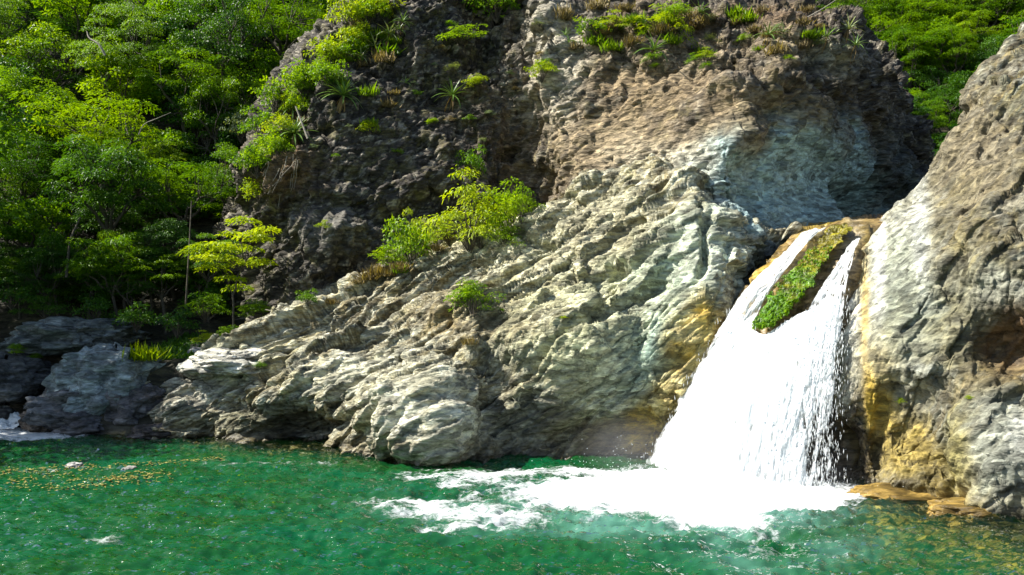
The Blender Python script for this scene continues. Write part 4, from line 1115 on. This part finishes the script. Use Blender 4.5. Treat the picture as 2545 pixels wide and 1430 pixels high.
# the lime-green sapling in front of the dark wood
sp = thing('tree', W(585, 835, 19.6), 'slender lime-green sapling with layered fans of leaves before the dark cliff', 'tree')
S0 = np.array(sp.location)
tp = [(605,548),(572,582),(628,585),(545,608),(508,612),(592,615),(662,572),(645,596),(626,622),(556,642),(603,655),(530,665),(572,692),(642,650),(590,716),(482,626),(560,620),(520,640)]
cen = np.array([W(a, b, 19.6 + r3.normal(0, 0.3)) for a, b in tp]) - S0
V, Fc, tint = tuft_leaves(cen, r3.uniform(0.26, 0.4, len(tp)), 300, 'feather', r3, 0.8)
mesh_obj('crown', V, Fc, M_LEAF['lime'], sp, attrs={'tint': tint}, smooth=False)
f1 = W(578, 735, 19.6) - S0; f2 = W(600, 670, 19.6) - S0
paths = [(wiggle((0, 0, -0.2), f1, 6, 0.02, r3), np.linspace(0.035, 0.025, 6)), (wiggle(f1, f2, 4, 0.02, r3), np.linspace(0.025, 0.02, 4))]
for c in cen: paths.append((wiggle(f1 if c[2] < f2[2] else f2, c, 5, 0.03, r3), np.linspace(0.016, 0.005, 5)))
V, Fc = tubes(paths, 5)
mesh_obj('trunk', V, Fc, M_BARK, sp)

# undergrowth on the bank
for (u, v, y, rp, key, mat, lab) in [
 (505,855,18.9,34,'fern0','lime','small lime plant with drooping fans on the bank'),
 (510,790,19.8,70,'fern1','mid','dark green fern clump at the foot of the slim pale trunk'),
 (640,800,19.5,55,'fern2','mid','low leafy clump beneath the sapling'),
 (440,830,19.3,60,'bush0','deep','dark bush on the bank left of the lime plant'),
 (340,815,19.8,65,'bush1','deep','dark bush behind the blue-grey boulder'),
 (570,850,19.0,45,'fern1','mid','spreading herb on the bank in front of the sapling trunk'),
 (240,800,20.5,60,'bush2','deep','dark bush above the shadowed ledge'),
 (120,790,20.8,70,'fern0','deep','dim fern clump at the left edge of the wood'),
 (30,760,20.8,70,'bush1','deep','dim bush by the left picture edge above the shadowed ledge'),
 (40,880,19.0,26,'bush2','mid','little green plant on the dark boulder by the left edge'),
 (90,900,19.2,22,'fern2','mid','little herb between the dark boulder and the shadowed ledge'),
]:
    b = W(u, v, y)
    place_plant('shrub', key, b, rp / F * y / PROTO[key][2], random.random() * 6, mat, lab, 'shrub', 'undergrowth on the bank', 'foliage')
n = 3200
P0 = np.stack([r3.uniform(-8.8, -6.0, n), r3.uniform(18.4, 21.5, n), np.zeros(n)], 1)
P0[:, 2] = hill_z(P0[:, 0], P0[:, 1]) + 0.02
D = np.stack([r3.normal(0, 0.8, n), r3.normal(0, 0.8, n), np.ones(n)], 1)
V, Fc = leaves(P0, D, r3.normal(0, 1, (n, 3)) + np.array((0, -0.5, 0.8)), r3.uniform(0.08, 0.25, n), r3.uniform(0.012, 0.035, n))
o = mesh_obj('ground_cover', V, Fc, M_LEAF['deep'], attrs={'tint': np.repeat(np.clip(r3.normal(0.5, 0.2, n), 0, 1), 4)}, smooth=False)
tag(o, 'low green ground cover on the shaded bank', kind='stuff')

# moss between the two strands
ms = thing('moss', W(1990, 700, 14.6), 'golden to bright green moss tongue between the two white strands', 'moss')
M0 = np.array(ms.location)
mcols = [
 [(1880,818,14.1),(1912,745,14.5),(1962,682,14.82),(2025,612,15.3),(2068,570,15.7)],
 [(1905,818,14.0),(1945,742,14.4),(1992,676,14.75),(2052,606,15.22),(2085,566,15.62)],
 [(1935,800,13.95),(1978,732,14.3),(2020,668,14.68),(2078,602,15.15),(2102,563,15.56)],
 [(1985,752,14.0),(2025,712,14.2),(2060,655,14.6),(2100,600,15.05),(2122,561,15.5)]]
PM = patch(mcols, 90, 160)
nm = grid_normals(PM)
sm = np.linspace(-1, 1, 90)[:, None]
lat = PM[-1] - PM[0]; lat = lat / (np.linalg.norm(lat, axis=-1, keepdims=True) + 1e-9)
PM = PM + lat[None] * (np.abs(sm) ** 1.5 * (0.16 * fbm(PM * 3.2, 4, 411, 0.6) - 0.03 * np.sign(sm)))[..., None]
PM = PM + nm * (0.06 * fbm(PM * 6, 4, 401, 0.6) + 0.07)[..., None]
T = np.linspace(0, 1, 160)[None, :] * np.ones((90, 1))
w = sstep(0.2, 0.6, T + 0.35 * fbm(PM * 1.8, 3, 405))[..., None]
cm = np.array((0.07, 0.17, 0.010)) * (1 - w) + np.array((0.17, 0.15, 0.010)) * w
cm = cm * (1 + 0.7 * fbm(PM * 5, 4, 407))[..., None]
mesh_obj('moss_cushion', (PM - M0).reshape(-1, 3), grid_faces(90, 160), M_ROCK, ms, attrs={'albedo': np.clip(cm, 0.004, 0.6).reshape(-1, 3), 'wet': np.ones(90 * 160)})
n = 2600
ii = (r3.random(n) * 89).astype(int); jj = (r3.random(n) ** 1.6 * 110).astype(int)
P0 = PM[ii, jj]; D = np.stack([-0.5 + r3.normal(0, 0.4, n), -0.3 + r3.normal(0, 0.3, n), -0.7 + r3.normal(0, 0.4, n)], 1)
V, Fc = leaves(P0 - M0, D, nm[ii, jj] + r3.normal(0, 0.4, (n, 3)), r3.uniform(0.03, 0.09, n), r3.uniform(0.008, 0.02, n))
o = mesh_obj('moss_fronds', V, Fc, M_LEAF['mid'], ms, attrs={'tint': np.repeat(np.clip(r3.normal(0.5, 0.25, n), 0, 1), 4)}, smooth=False)
tag(o, kind='stuff')

# floating leaves and the white lump
n = 1100
uu = np.concatenate([r3.normal(310, 55, 340), r3.normal(120, 90, 300), r3.uniform(-40, 560, 460)])
vv = np.concatenate([1196 - (uu[:340] - 310) * 0.12 + r3.normal(0, 7, 340), 1200 + r3.normal(0, 14, 300), 1178 - uu[640:] * 0.055 + r3.normal(0, 3.5, 460)])
yy = CZ * F / (vv - CV); xx = (uu - CU) / F * yy
P0 = np.stack([xx, yy, np.zeros(n)], 1); P0[:, 2] = wave_z(P0) + 0.02
az = r3.random(n) * 6.28
V, Fc = leaves(P0, np.stack([np.cos(az), np.sin(az), np.zeros(n)], 1), np.tile((0, 0, 1.0), (n, 1)) + r3.normal(0, 0.1, (n, 3)), r3.uniform(0.025, 0.075, n), r3.uniform(0.006, 0.018, n), 0.1, 0.02)
o = mesh_obj('floating_leaves', V, Fc, leaf_material('floating_yellow_leaf', (0.20, 0.14, 0.02), (0.50, 0.40, 0.13), 0.1), attrs={'tint': np.repeat(r3.random(n), 4)}, smooth=False)
tag(o, 'fallen yellow leaves drifting on the green water', kind='stuff')
for (u, v, hw, hh, sd, lab) in ((186, 1160, 19, 10, 131, 'white lump sticking out of the water among the yellow leaves'), (322, 1166, 16, 6, 132, 'smaller pale lump right of the white lump in the drifting leaves')):
    y = CZ * F / (v + 4 - CV)
    b = boulder(u, v, y, hw, hh, hw, sd, (0.75, 0.74, 0.70), lab, n=(40, 22))
    b.name = 'stone'; b['category'] = 'stone'; b['group'] = 'pale lumps in the water'
